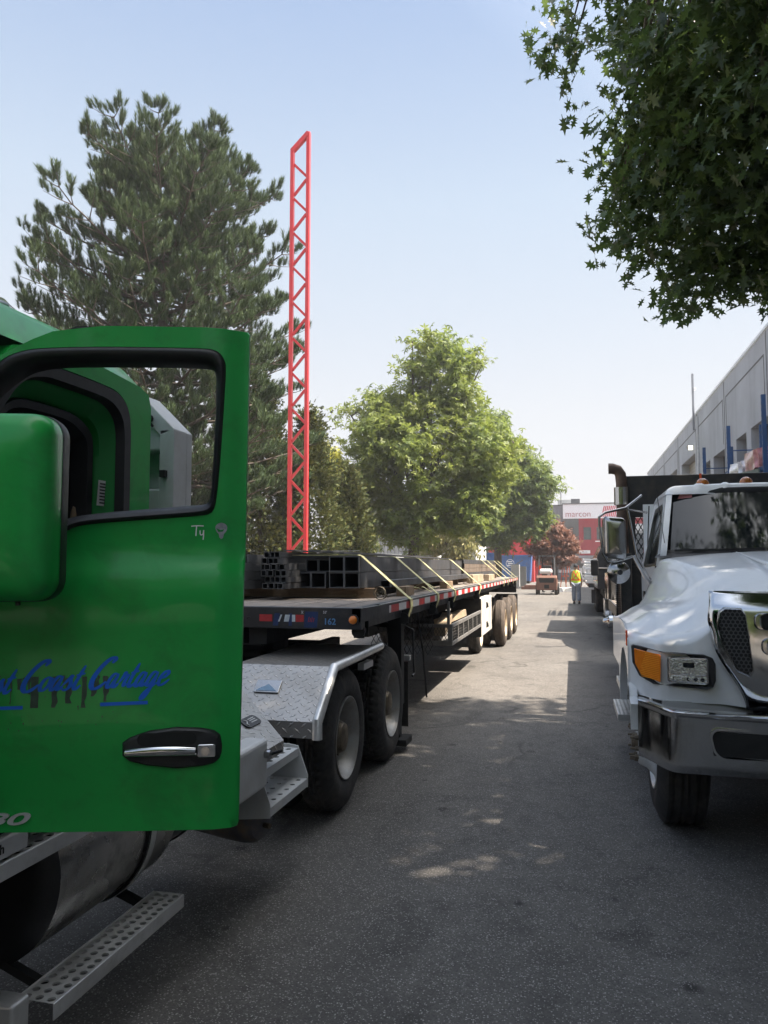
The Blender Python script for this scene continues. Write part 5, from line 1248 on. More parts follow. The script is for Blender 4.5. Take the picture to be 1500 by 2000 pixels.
o = goods('tarpaulin_bundle', M['cloud'], 4.95, 25.0, 4.18, .9, 1.0, .34, 'low white sheet bundle between the boards and the plastic wrapped load', 'bundle', .12, 8)
o = G().bar((4.5,20.2,4.0),(4.52,24.0,4.25),.04,.22).build('green_panel', basic('grey green panel', (.11,.15,.14), .5)); tag(o, 'grey green metal panel leaning along the front of the blue rack', 'panel')

# ================================================================ sign building at the end of the lane
BY = 90.0
mb = thing('office_building', (6, BY, 0), 'red and charcoal office building with a white marcon sign at the lane end', 'building')
wx = [(-1.6,-.97),( -.97,.78),(.78,14.)]
wins = [(1.3,2.16,4.70,6.15),(2.75,3.6,4.70,6.15),(4.2,5.06,4.70,6.15),(5.65,6.5,4.7,6.15),(-.55,.25,4.70,6.15),(1.35,2.2,.1,2.5),(3.4,5.2,.1,2.6)]
def facade(name, x0, x1, z0, z1, mat, y=BY, holes=wins, depth=.25):
    xs = sorted(set([x0,x1]+[v for q in holes for v in q[:2] if x0<v<x1])); zz = sorted(set([z0,z1]+[v for q in holes for v in q[2:] if z0<v<z1])); g = G()
    for a,b in zip(xs[:-1],xs[1:]):
        for c,d in zip(zz[:-1],zz[1:]):
            if any(q[0]<(a+b)/2<q[1] and q[2]<(c+d)/2<q[3] for q in holes): continue
            g.add([(a,y,c),(b,y,c),(b,y,d),(a,y,d)],[(0,1,2,3)])
    for q in holes:
        if q[0] >= x0 and q[1] <= x1 and q[2] >= z0 and q[3] <= z1:
            a,b,c,d = q; yy = y+depth; g.add([(a,y,c),(a,yy,c),(a,yy,d),(a,y,d),(b,y,c),(b,yy,c),(b,yy,d),(b,y,d)],[(0,1,2,3),(7,6,5,4),(3,2,6,7),(0,4,5,1)])
    return g.build(name, mat, mb)
facade('charcoal_wall', -.97, .78, 0.0, 7.15, M['darkwall']); facade('red_wall', .78, 12, 2.9, 7.15, M['redwall']); facade('lower_wall', .78, 12, 0, 2.9, M['darkwall'], y=BY+.15)
G().box(-.97,12,BY+.4,BY+16,0,8.8).build('building_core', M['greywall'], mb)
G().box(-.97,12,BY-.02,BY+.38,7.151,8.82).build('sign_band', basic('white sign panel', (.78,.78,.80), .4, 0, .02, 2), mb)
G().box(-1.05,12.1,BY-.08,BY+.5,8.821,8.93).build('parapet_cap', M['trim'], mb)
g = G(); text_g(g, 'marcon', 1.02, lambda u,v,d: (-.72+u*.92, BY-.022-d, 7.35+v), .03, bold=-.012); g.build('sign_lettering', basic('dusty rose lettering', (.42,.14,.16), .5), mb)
g = G()
for k in range(12):
    x = 3.55+k*.20
    g.add([(x-.25,BY-.03,7.30),(x-.13,BY-.03,7.30),(x+.17,BY-.03,8.55),(x+.05,BY-.03,8.55)],[(0,1,2,3)])
g.build('sign_stripes', basic('red stripe logo', (.55,.03,.06), .5), mb)
for q in wins:
    a,b,c,d = q; g = G().box(a,b,BY+.12,BY+.16,c,c+.07).box(a,b,BY+.12,BY+.16,d-.07,d).box(a,a+.07,BY+.12,BY+.16,c+.07,d-.07).box(b-.07,b,BY+.12,BY+.16,c+.07,d-.07)
    if d-c < 2: g.box(a+.07,b-.07,BY+.12,BY+.16,(c+d)/2+.15,(c+d)/2+.22)
    w_ = g.build('window', M['trim'], mb); G().box(a+.07,b-.07,BY+.17,BY+.18,c+.07,d-.07).build('pane', basic('grey green pane', (.10,.13,.13), .12, 0, .2, 1.5, coat=.5), w_)
G().box(.2,2.6,BY-.35,BY+.1,2.62,2.88).build('entrance_canopy', M['greywall'], mb)
sg_ = G().box(.75,2.0,BY-.42,BY-.36,3.12,3.48).build('notice_sign', M['cloud'], mb)
g = G(); text_g(g, 'ALL VISITORS', .15, lambda u,v,d: (.80+u, BY-.425-d, 3.23+v), .01); g.build('notice_lettering', M['trim'], sg_)
s2_ = G().box(.95,1.95,BY-.42,BY-.36,2.0,2.55).build('shipping_sign', M['palewall'], mb)
g = G(); text_g(g, 'Shipping', .2, lambda u,v,d: (1.03+u, BY-.425-d, 2.32+v), .01); text_g(g, 'Receiving', .2, lambda u,v,d: (1.03+u, BY-.425-d, 2.1+v), .01); g.build('shipping_lettering', basic('red sign text', (.4,.05,.05), .5), s2_)
an = thing('annex_building', (-6, BY+1, 0), 'grey ribbed metal building behind the trees, left of the white sign', 'building')
g = G().box(-16,-.975,BY+1,BY+14,0,8.75).build('wall', M['greywall'], an)
g = G()
for k in range(60): x = -15.8+k*.25; g.box(x,x+.05,BY+.96,BY+.999,0,8.7)
g.build('wall_ribs', M['greywall'], an)
G().box(-16.1,-.98,BY+.9,BY+14.1,8.751,8.86).build('roof_trim', M['trim'], an)
hv = thing('roof_unit', (-.2, BY+4, 8.93), 'boxy grey rooftop unit on the office building roof', 'roof unit')
G().box(-1.6,-.05,BY+4,BY+6,8.80,9.72).build('casing', M['palewall'], hv, bevel=.02); G().box(-.04,1.0,BY+4,BY+6,8.80,9.78).build('intake_box', M['trim'], hv, bevel=.02)
atn = thing('roof_antenna', (-1.2, BY+3, 8.9), 'thin whip antenna on the roof beside the roof unit', 'antenna')
G().cyl((-1.2,BY+3,8.8),(-1.2,BY+3,10.6),.05,n=8).build('antenna_base', M['trim'], atn); G().cyl((-1.2,BY+3,10.6),(-1.2,BY+3,12.3),.02,n=6).build('whip', M['galv'], atn)
# T-shaped lamp arm and fence to the right
g = thing('lamp_post', (3.3, 80, 0), 'dark post with a pale flat arm in front of the red office wall', 'lamp post')
G().cyl((3.3,80,0),(3.3,80,4.15),.05,n=10).build('post', M['trim'], g); G().box(2.3,4.4,79.9,80.1,4.15,4.25).build('arm', M['cloud'], g)
# ================================================================ blue skips and red wall
def skip(x0, x1, y0, y1, h, label):
    r = thing('skip_bin', ((x0+x1)/2, y0, 0), label, 'skip', 'blue skips at the end of the trailer')
    G().prism([(x0,.25),(x1-.15,.25),(x1,h),(x0,h)], lambda u,v,d: (u,d,v), y0, y1).build('body', M['blue'], r)
    g = G()
    n = int((x1-x0)/.9)
    for k in range(n+1): x = x0+.05+(x1-x0-.30)*k/n; g.box(x,x+.12,y0-.08,y0-.003,.25,h-.16)
    g.build('rib', M['blue'], r); G().box(x0-.05,x1+.06,y0-.12,y0-.002,h-.15,h+.02).build('top_rail', M['blue'], r)
    G().box(x0,x1-.2,y0+.1,y1-.1,.02,.249).build('skids', M['blackm'], r)
    return r
s1 = skip(-7.6,-3.86, 75, 77.4, 2.75, 'blue skip bin with a round white company decal, right one of the pair')
s2 = skip(-11.8,-7.3, 78.5, 81, 3.05, 'blue skip bin half hidden behind the steel load, left one of the pair')
for (r, x, y) in ((s1,-5.9,74.87),(s2,-9.6,78.37)):
    g = G()
    for k in range(3): g.add([(x-.27+.06*(k%2),y,2.07-.17*k),(x+.26-.06*((k+1)%2),y,2.07-.17*k),(x+.26-.06*((k+1)%2),y,2.15-.17*k),(x-.27+.06*(k%2),y,2.15-.17*k)],[(0,1,2,3)])
    g.lathe((x,y,1.95),(0,-1,0),[(0,.40),(.002,.40),(.002,.36),(0,.36)],24); g.build('company_decal', M['cloud'], r)
rw = thing('red_shed', (-6, 86, 0), 'bright red metal wall behind the blue skips', 'shed')
G().prism([(-7.4,0),(-3.95,0),(-3.95,4.95),(-4.15,4.98),(-4.3,4.72),(-5.0,4.66),(-5.15,4.86),(-5.35,4.60),(-7.4,4.45)], lambda u,v,d: (u,d,v), 82, 84).build('wall', M['redbright'], rw)
G().box(-8.8,-7.6,82.5,84,0,3.7).build('lower_wall', M['redbright'], rw)
G().box(-7.4,-2.2,84.2,86,0,3.2).build('back_wall', M['redwall'], rw)
g = thing('boom_arm', (-4.9, 73, 0), 'dark diagonal steel arm poking up before the blue skip', 'arm')
G().bar((-5.6,73,1.6),(-4.55,73,2.25),.1,.1).build('arm', M['trim'], g)
cr = thing('wire_crate', (-4.4, 62, 0), 'grey mesh crate standing past the tail of the trailer', 'crate')
G().box(-4.85,-4.15,62,63,0,.12).build('base', M['galv'], cr); G().box(-4.83,-4.17,62.02,62.98,.12,1.82).build('mesh_load', M['galv'], cr)
cr = thing('pale_board', (-3.2, 60, 0), 'narrow white board standing next to the mesh crate', 'board')
G().box(-4.10,-3.60,61.9,62,0,1.66).build('board', M['palewall'], cr)
o = G().box(-.7,.9,-.5,.5,0,.18).box(-.5,.6,-.4,.4,.181,.3).build('brown_pallets', M['rustorange']); o.location = (-2.95,57,0); tag(o, 'low brown pallets on the ground behind the trailer tail', 'pallets')
# grey low buildings and vans beyond the left trees
gb = thing('low_building', (-15, 60, 0), 'pale grey ribbed low building seen under the broadleaf tree', 'building')
G().box(-19.5,-12.4,60,70,0,4.35).build('wall', M['palewall'], gb); G().box(-19.6,-12.3,59.9,70,4.351,4.5).build('roof_edge', M['trim'], gb)
g = G()
for k in range(24): g.box(-19.4+k*.3,-19.36+k*.3,59.96,59.998,0,4.3)
g.build('wall_ribs', M['greywall'], gb)
sgn = G().box(-17.2,-15.6,59.88,59.92,3.55,3.85).build('wall_sign', M['cloud'], gb)
gb = thing('low_building', (-9, 64, 0), 'pale grey low building behind the second tree trunk', 'building')
G().box(-12.0,-7.9,64,72,0,4.55).build('wall', M['palewall'], gb); G().box(-12.1,-7.8,63.9,72,4.551,4.7).build('roof_edge', M['trim'], gb)
G().box(-11.9,-11.86,63.93,63.98,0,4.5).box(-9.2,-9.1,63.93,63.98,0,4.5).build('wall_seam', M['greywall'], gb)
def van(x, y, c, label):
    r = thing('parked_van', (x,y,0), label, 'van', 'pale vans behind the load')
    G().prism([(-1.0,.35),(1.0,.35),(1.0,1.3),(.86,2.35),(.7,2.5),(-.7,2.5),(-.86,2.35),(-1.0,1.3)], lambda u,v,d: (x+u,y+d,v), 0, 4.5).build('body', c, r, bevel=.06, seg=3)
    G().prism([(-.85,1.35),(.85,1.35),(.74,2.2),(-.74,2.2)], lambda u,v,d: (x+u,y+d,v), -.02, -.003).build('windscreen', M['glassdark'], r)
    for sx in (-1,1): G().cyl((x+sx*.98,y+.9,.36),(x+sx*.74,y+.9,.36),.36,n=20).build('wheel', M['rubber'], r)
    for sx in (-1,1): G().box(x+sx*.8-.12,x+sx*.8+.12,y-.03,y-.002,.8,.98).build('headlight', M['chromed'], r)
van(-12.6, 49, M['white'], 'white van parked left of the tree trunk behind the load'); van(-9.9, 50.5, M['alup'], 'silver van parked right of the tree trunk behind the load')
hp_ = thing('gooseneck_dumpster', (-15.2,45,0), 'dark open bin with a pale rim behind the steel load', 'bin')
G().prism([(-1.6,.3),(1.2,.3),(1.7,2.55),(-2.0,2.45)], lambda u,v,d: (-13.6+u,43+d,v), 0, 1.5).build('body', M['blacksteel'], hp_); G().box(-15.6,-11.9,42.9,44.6,2.56,2.66).build('rim', M['palewall'], hp_)
# orange barriers, white sacks, clutter near the entrance
for k,(x,y) in enumerate(((-.72,62),(-.32,62.6),(.42,64))):
    r = thing('orange_trestle', (x,y,0), ['orange A-frame trestle left of the worker, nearest','orange A-frame trestle close behind the first one','orange A-frame trestle directly behind the worker'][k], 'barrier', 'orange trestles near the entrance')
    og = basic('safety orange%d' % k, (.75,.13,.03), .5)
    for e in (-1,1): G().bar((x+.22*e,y,0),(x+.05*e,y,1.75),.06,.06).build('leg', og, r)
    G().bar((x-.14,y-.03,.9),(x+.14,y-.03,.9),.05,.08).build('rail', og, r)
for k,(x,y,z,w,lab) in enumerate(((-.95,52,0,.5,'low white sack on the asphalt right of the forklift'),(-.35,52.4,0,.45,'second white sack further right of the forklift'))):
    goods('white_sack', M['cloud'], x, y, z, 1.5*w, .6, .26, lab, 'sack', .08, k+3)
sh = thing('storage_shelf', (.9,84,0), 'dark shelf of pale boxes behind the worker by the entrance', 'shelf')
G().box(-1.6,2.6,84,84.6,0,.06).box(-1.6,2.6,84,84.6,.9,.95).box(-1.6,-1.5,84,84.6,0,2.3).box(2.5,2.6,84,84.6,0,2.3).build('frame', M['blacksteel'], sh)
g = G(); r_ = random.Random(4)
for k in range(9): x = -1.4+k*.42; g.box(x,x+.34,84.05,84.5,.951,1.2+r_.random()*.7)
g.build('boxes', M['palewall'], sh)

# ================================================================ forklift
fk = thing('forklift', (-1.5, 46, 0), 'faded orange forklift seen from behind with a white gas bottle', 'forklift')
fx, fy = -1.5, 46.0
G().prism([(0,.28),(0,1.0),(.12,1.14),(1.0,1.14),(1.1,.9),(2.2,.9),(2.3,.3)], lambda u,v,d: (fx+d,fy+u,v), -.60, .60).build('counterweight', M['rustorange'], fk, bevel=.05, seg=3)
G().prism([(-.40,.72),(.40,.72),(.46,1.0),(-.46,1.0)], lambda u,v,d: (fx+u,fy-.01+d,v), 0, .008).build('grille_recess', M['blackm'], fk)
G().box(fx-.14,fx+.14,fy-.02,fy-.001,.38,.60).build('tow_pin_recess', M['blackm'], fk)
for sx in (-1,1):
    G().cyl((fx+sx*.64,fy+.35,.27),(fx+sx*.44,fy+.35,.27),.27,n=24).build('wheel', M['rubber'], fk); G().cyl((fx+sx*.70,fy+1.8,.33),(fx+sx*.46,fy+1.8,.33),.33,n=24).build('wheel', M['rubber'], fk)
    G().bar((fx+sx*.48,fy+.5,1.1),(fx+sx*.44,fy+.8,2.28),.06,.06).build('guard_post', M['trim'], fk); G().bar((fx+sx*.48,fy+2.1,.9),(fx+sx*.44,fy+1.8,2.28),.06,.06).build('guard_post', M['trim'], fk)
g = G().box(fx-.5,fx+.5,fy+.75,fy+.81,2.281,2.35).box(fx-.5,fx+.5,fy+1.8,fy+1.86,2.281,2.35)
for k in range(5): g.box(fx-.44+k*.2,fx-.40+k*.2,fy+.811,fy+1.799,2.29,2.34)
g.build('overhead_guard', M['trim'], fk)
gbt = G().lathe((fx-.42,fy+.32,1.38),(1,0,0),[(0,0),(.02,.1),(.08,.16),(.66,.16),(.74,.1),(.76,0)],24).build('gas_bottle', M['cloud'], fk, smooth=True)
G().box(fx+.05,fx+.20,fy+.25,fy+.3,1.15,1.56).build('bottle_bracket', M['cloud'], gbt)
G().box(fx-.25,fx+.25,fy+.9,fy+1.0,1.15,1.75).box(fx-.25,fx+.25,fy+.9,fy+1.4,1.0,1.15).build('seat', M['black'], fk, bevel=.03)
for sx in (-1,1): G().box(fx+sx*.32-.05,fx+sx*.32+.05,fy+2.35,fy+2.45,.1,2.1).build('lift_mast', M['blackm'], fk)
for sx in (-1,1): G().box(fx+sx*.25-.06,fx+sx*.25+.06,fy+2.45,fy+3.5,.08,.12).build('fork', M['blackm'], fk)
tag(G().box(fx-.45,fx-.36,fy+.45,fy+.55,1.45,1.75).build('tail_lamp', M['redlens'], fk))
# ================================================================ worker walking away
def skin_mesh(name, verts, edges, radii, mat, parent, lvl=2, root=0):
    me = bpy.data.meshes.new(name); off = Vector(parent.location) if parent else Vector((0,0,0))
    me.from_pydata([tuple(Vector(v)-off) for v in verts], edges, []); o = bpy.data.objects.new(name, me); COL.objects.link(o); o.parent = parent
    me.materials.append(mat); m = o.modifiers.new("s", 'SKIN'); 
    for i, r in enumerate(radii): me.skin_vertices[0].data[i].radius = (r, r) if not isinstance(r, tuple) else r
    me.skin_vertices[0].data[root].use_root = True
    m.use_smooth_shade = True; s = o.modifiers.new("u", 'SUBSURF'); s.levels = lvl; s.render_levels = lvl; return o
px_, py_ = .14, 35.3
wk = thing('person', (px_, py_, 0), 'worker walking away in a yellow green vest with orange cross, blue jeans and dark cap', 'person')
skin = basic('skin', (.33,.19,.13), .55); 
V = [(0,0,.98),(0,.01,1.15),(0,.02,1.34),(0,.03,1.46),(0,.04,1.53),(0,.04,1.62),(0,.035,1.70),
     (.09,0,.93),(.115,.05,.52),(.13,-.03,.10),(.13,.09,.05),(-.09,0,.93),(-.10,.10,.52),(-.09,.12,.10),(-.09,.24,.05),
     (.17,.02,1.42),(.25,.0,1.16),(.245,.06,.93),(.235,.09,.86),(-.17,.02,1.42),(-.26,.01,1.16),(-.25,.09,.94),(-.24,.13,.87)]
E = [(0,1),(1,2),(2,3),(3,4),(4,5),(5,6),(0,7),(7,8),(8,9),(9,10),(0,11),(11,12),(12,13),(13,14),(3,15),(15,16),(16,17),(17,18),(3,19),(19,20),(20,21),(21,22)]
Rr_ = [.13,.125,.14,.10,.055,.085,.07,.095,.062,.045,.035,.095,.062,.045,.035,.055,.042,.032,.034,.055,.042,.032,.034]
for s_s, w0 in ((1,18),(-1,22)):
    b = Vector(V[w0])
    for k,(dx,dl) in enumerate(((-.030,.062),(-.010,.075),(.010,.078),(.028,.070))):
        V += [tuple(b+Vector((s_s*.004,dx,-.03))), tuple(b+Vector((0,dx*1.1+.01,-.03-dl*.5))), tuple(b+Vector((-s_s*.012,dx*1.1+.018,-.03-dl)))]; n0 = len(V)-3
        E += [(w0,n0),(n0,n0+1),(n0+1,n0+2)]; Rr_ += [.012,.0095,.008]
    V += [tuple(b+Vector((-s_s*.02,.035,-.01))), tuple(b+Vector((-s_s*.028,.05,-.04)))]; E += [(w0,len(V)-2),(len(V)-2,len(V)-1)]; Rr_ += [.011,.009]
body = skin_mesh('body', [(px_+a,py_+b,c) for a,b,c in V], E, Rr_, skin, wk)
# trousers, vest, boots, cap as shells
jean = basic('blue grey jeans', (.26,.29,.35), .85, 0, .25, 12, .4, 40)
skin_mesh('jeans', [(px_+a,py_+b,c) for a,b,c in [(0,0,.99),(.095,0,.90),(.118,.05,.52),(.132,-.02,.12),(-.095,0,.90),(-.105,.10,.52),(-.095,.13,.12)]], [(0,1),(1,2),(2,3),(0,4),(4,5),(5,6)], [.155,.128,.10,.092,.128,.10,.092], jean, wk)
vest = basic('hi vis yellow green', (.55,.80,.05), .6, 0, .08, 10, .3, 30); vor = basic('hi vis orange', (.85,.16,.03), .55)
def vs_(z, a, s=1.0, dy=0):
    w = {0:.20,1:.185,2:.205,3:.215,4:.15}; 
    t = (z-.90)/.62; rx = .185+.03*sin(pi*min(1,t*1.1)); 
    if t > .8: rx *= 1-.55*((t-.8)/.2)**1.5
    ry = .135+.015*sin(pi*t); return (px_+cos(a)*rx*s, py_+.02*t+sin(a)*ry*s, z)
vg = G().grid(lambda u,v: vs_(.88+.64*v, 2*pi*u), 32, 16).build('vest', vest, wk, smooth=True)
g = G()
for (a0,z0,a1,z1) in ((-2.15,1.48,-1.0,1.10),(-1.0,1.48,-2.15,1.10)):
    P = [vs_(z0+(z1-z0)*k/8, a0+(a1-a0)*k/8, 1.035) for k in range(9)]
    for p,q in zip(P[:-1],P[1:]): g.add([(p[0]-.03,p[1],p[2]),(p[0]+.03,p[1],p[2]),(q[0]+.03,q[1],q[2]),(q[0]-.03,q[1],q[2])],[(0,1,2,3)])
g.grid(lambda u,v: vs_(1.06+.06*v, 2*pi*u, 1.03), 32, 1)
for a in (-2.3,-.85): g.grid(lambda u,v: vs_(1.12+.38*v, a+.22*(u-.5), 1.03), 3, 8)
g.build('vest_bands', vor, vg)
slv = basic('grey shirt sleeve', (.22,.23,.24), .85)
for s_s in (1,-1): G().tube([(px_+s_s*.15,py_+.02,1.45),(px_+s_s*.20,py_+.015,1.36),(px_+s_s*.245,py_+.01,1.20)],[.075,.07,.06],12).build('sleeve', slv, wk, smooth=True)
for (x,y) in ((.13,-.03),(-.09,.12)):
    G().grid(lambda u,v: (px_+x+.052*cos(2*pi*u)*(1 if v<.9 else .6), py_+y+.06+(.135)*sin(2*pi*u)*(1 if v<.5 else .75)*(1 if v<.9 else .6), .0+.11*v), 20, 6).build('boot', M['black'], wk, smooth=True)
G().lathe((px_,py_+.035,1.66),(0,0,1),[(0,.098),(.05,.10),(.09,.085),(.115,.045),(.12,0)],24).box(px_-.07,px_+.07,py_+.11,py_+.21,1.665,1.675).build('cap', M['black'], wk, smooth=True)
for s_s in (1,-1): G().lathe((px_+s_s*.088,py_+.04,1.61),(s_s,0,0),[(0,.028),(.01,.022),(.012,0)],10).build('ear', skin, wk, smooth=True)
# ================================================================ vegetation
rng = np.random.default_rng(11)
def rot_from(nrm, tan_ang):
    """orthonormal frames whose z = nrm, spun by tan_ang; returns (N,3,3) columns x,y,z"""
    n = nrm/np.linalg.norm(nrm, axis=1, keepdims=True); a = np.where(np.abs(n[:,2:3]) < .95, np.array([[0,0,1.]]), np.array([[1.,0,0]]))
    x = np.cross(a, n); x /= np.linalg.norm(x, axis=1, keepdims=True); y = np.cross(n, x)
    c, s = np.cos(tan_ang)[:,None], np.sin(tan_ang)[:,None]
    return np.stack([x*c+y*s, -x*s+y*c, n], axis=2)
def scatter(name, pos, frames, size, tv, tf, mat, parent):
    tv = np.array(tv, float); tf = np.array(tf); n = len(pos); k = len(tv)
    V = np.einsum('nij,kj->nki', frames, tv)*size[:,None,None]+pos[:,None,:]
    F = (tf[None,:,:]+(np.arange(n)*k)[:,None,None]).reshape(-1, tf.shape[1])
    return raw_mesh(name, V.reshape(-1,3), F, mat, parent)
def lobed(n_lobes=5):
    """oak / maple like outline with pointed lobes, folded a little along the midrib"""
    P = [(.02,-.25),(.03,.0),(.10,.08),(.30,.02),(.12,.26),(.46,.34),(.16,.48),(.40,.72),(.12,.72),(0,1.10)]; P += [(-x*.92,y+.03) for x,y in P[-2::-1]]
    V = [(0,.35,0)]+[(x,y,.10*abs(x)*2-.08*y*y) for x,y in P]; n = len(P)
    return V, [(0,i+1,(i+1)%n+1) for i in range(n)]
def pointed():
    V = [(0,0,0),(.22,.35,.05),(.20,.65,.04),(0,1.0,-.08),(-.20,.65,.04),(-.22,.35,.05),(0,.45,-.02)]
    return V, [(0,1,6),(1,2,6),(2,3,6),(3,4,6),(4,5,6),(5,0,6)]
def trio():
    V = []; F = []
    for k,a in enumerate((-55,0,55)):
        c, s = cos(radians(a)), sin(radians(a)); o = len(V)
        for (x,y,z) in ((0,0,0),(.17,.45,.03),(0,1.,-.10),(-.17,.45,.03)): V.append((x*c+y*s, -x*s+y*c, z))
        F += [(o,o+1,o+2),(o,o+2,o+3)]
    return V, F
def blob_points(blobs, n, shell=.62):
    """points inside the union of ellipsoids, denser near their skins"""
    vol = np.array([(b[1][0]*b[1][1]*b[1][2])**.7*(b[2] if len(b) > 2 else 1) for b in blobs]); idx = rng.choice(len(blobs), n, p=vol/vol.sum())
    C = np.array([b[0] for b in blobs])[idx]; Rd = np.array([b[1] for b in blobs])[idx]
    d = rng.normal(size=(n,3)); d /= np.linalg.norm(d, axis=1, keepdims=True); r = shell+(1-shell)*rng.random(n)**.8; r = np.where(rng.random(n) < .25, r*rng.random(n), r)
    r *= 1+.10*np.sin(7*d[:,0]+idx)*np.sin(6*d[:,2]+2*idx)
    return C+Rd*d*r[:,None], d
def ragged(blobs, m=9, k=.42, flat=.62, seed=1):
    """replace each big lobe by a core and many small flattened lobes on its skin"""
    rr = random.Random(seed); out = []
    for b in blobs:
        c, R_ = b[0], b[1]; w = b[2] if len(b) > 2 else 1; out.append((c, tuple(x*.66 for x in R_), .5*w))
        mm = max(5, int(m*max(R_)))
        for i in range(mm):
            z = 1-2*(i+.5)/mm; a = i*2.39996+rr.uniform(-.4,.4); q = sqrt(1-z*z); s = rr.uniform(.62,1.0); r = rr.uniform(.7,1.25)*k*min(1.0, 1.6/max(R_)**.5)
            out.append(((c[0]+R_[0]*q*cos(a)*s, c[1]+R_[1]*q*sin(a)*s, c[2]+R_[2]*z*s), (R_[0]*r, R_[1]*r, R_[2]*r*flat), 1.3*w))
    return out
def broadleaf(name, base, blobs, nclus, per, cr, lsize, tmpl, leafmat, label, cat='tree', group=None, trunk_r=.25, keep=None, limb_n=60, droop=.35, limbs=None, extra=None, spray=.32):
    r = thing(name, base, label, cat, group); P, d = blob_points(blobs, nclus); nbig = nclus
    if extra: P2, d2 = blob_points(extra[0], extra[1], .4); P = np.concatenate([P,P2]); d = np.concatenate([d,d2])
    if keep is not None: m = keep(P); P = P[m]; d = d[m]
    n = len(P); dd = np.repeat(d, per, axis=0)
    sd = d*.8+rng.normal(size=(n,3))*.55+np.array([0,0,-.25*min(1,droop)]); sd /= np.linalg.norm(sd,axis=1,keepdims=True); ts = np.tile(np.linspace(-.5,1,per), n)[:,None]
    pos = np.repeat(P, per, axis=0)+np.repeat(sd*spray*(.5+rng.random((n,1))), per, axis=0)*ts+rng.normal(size=(n*per,3))*np.array([cr,cr,cr*.6])*(1.1-.5*ts)*.6
    nr = rng.normal(size=(n*per,3))*.75+np.array([0,0,.75])+dd*.55; nr[:,2] = np.abs(nr[:,2])*.9+.1
    fr = rot_from(nr, rng.random(n*per)*2*pi); sz = lsize*(.65+.6*rng.random(n*per))
    if extra: sz[:nbig*per] *= 1.25; sz[nbig*per:] *= .76
    # tips hang: tilt leaves so their length axis points a bit down and outward
    y = fr[:,:,1]; y = y+np.array([0,0,-droop])*(.3+rng.random((n*per,1))); y /= np.linalg.norm(y,axis=1,keepdims=True); z = np.cross(fr[:,:,0], y); z /= np.linalg.norm(z,axis=1,keepdims=True); x = np.cross(y,z); fr = np.stack([x,y,z],axis=2)
    tv, tf = tmpl; scatter('crown', pos, fr, sz, tv, tf, leafmat, r)
    g = G(); b = Vector(base); top = Vector(blobs[0][0]); fork = b.lerp(Vector((top.x,top.y,b.z+(top.z-b.z)*.55)), 1)
    fork = Vector((b.x+(top.x-b.x)*.25, b.y+(top.y-b.y)*.25, b.z+max(1.8,(min(q[0][2]-q[1][2] for q in blobs)-b.z)*1.0+1.0)))
    g.tube([b, b.lerp(fork,.5)+Vector((.05,.03,0)), fork, fork.lerp(top,.5), top.lerp(fork,.1)], [trunk_r*1.35, trunk_r, trunk_r*.85, trunk_r*.5, trunk_r*.12], 12)
    for q in (limbs or blobs):
        c = Vector(q[0]); s = fork.lerp(top, random.random()*.55); mid = s.lerp(c,.5)+Vector((0,0,.25)); g.tube([s, mid, c], [trunk_r*.42, trunk_r*.26, trunk_r*.10], 7)
    trk = g.build('trunk', M['bark'], r, smooth=True, ang=80)
    g = G(); sel = rng.choice(n, min(limb_n, n), replace=False)
    cen = [Vector(q[0]) for q in blobs]
    for i in sel:
        p = Vector(P[i]); c = min(cen, key=lambda q: (q-p).length); a = c
        g.tube([a, a.lerp(p,.5)+Vector((random.uniform(-.1,.1),random.uniform(-.1,.1),.12)), p], [trunk_r*.12+.008, trunk_r*.06+.006, .005], 5)
    g.build('branches', M['bark'], r)
    return r
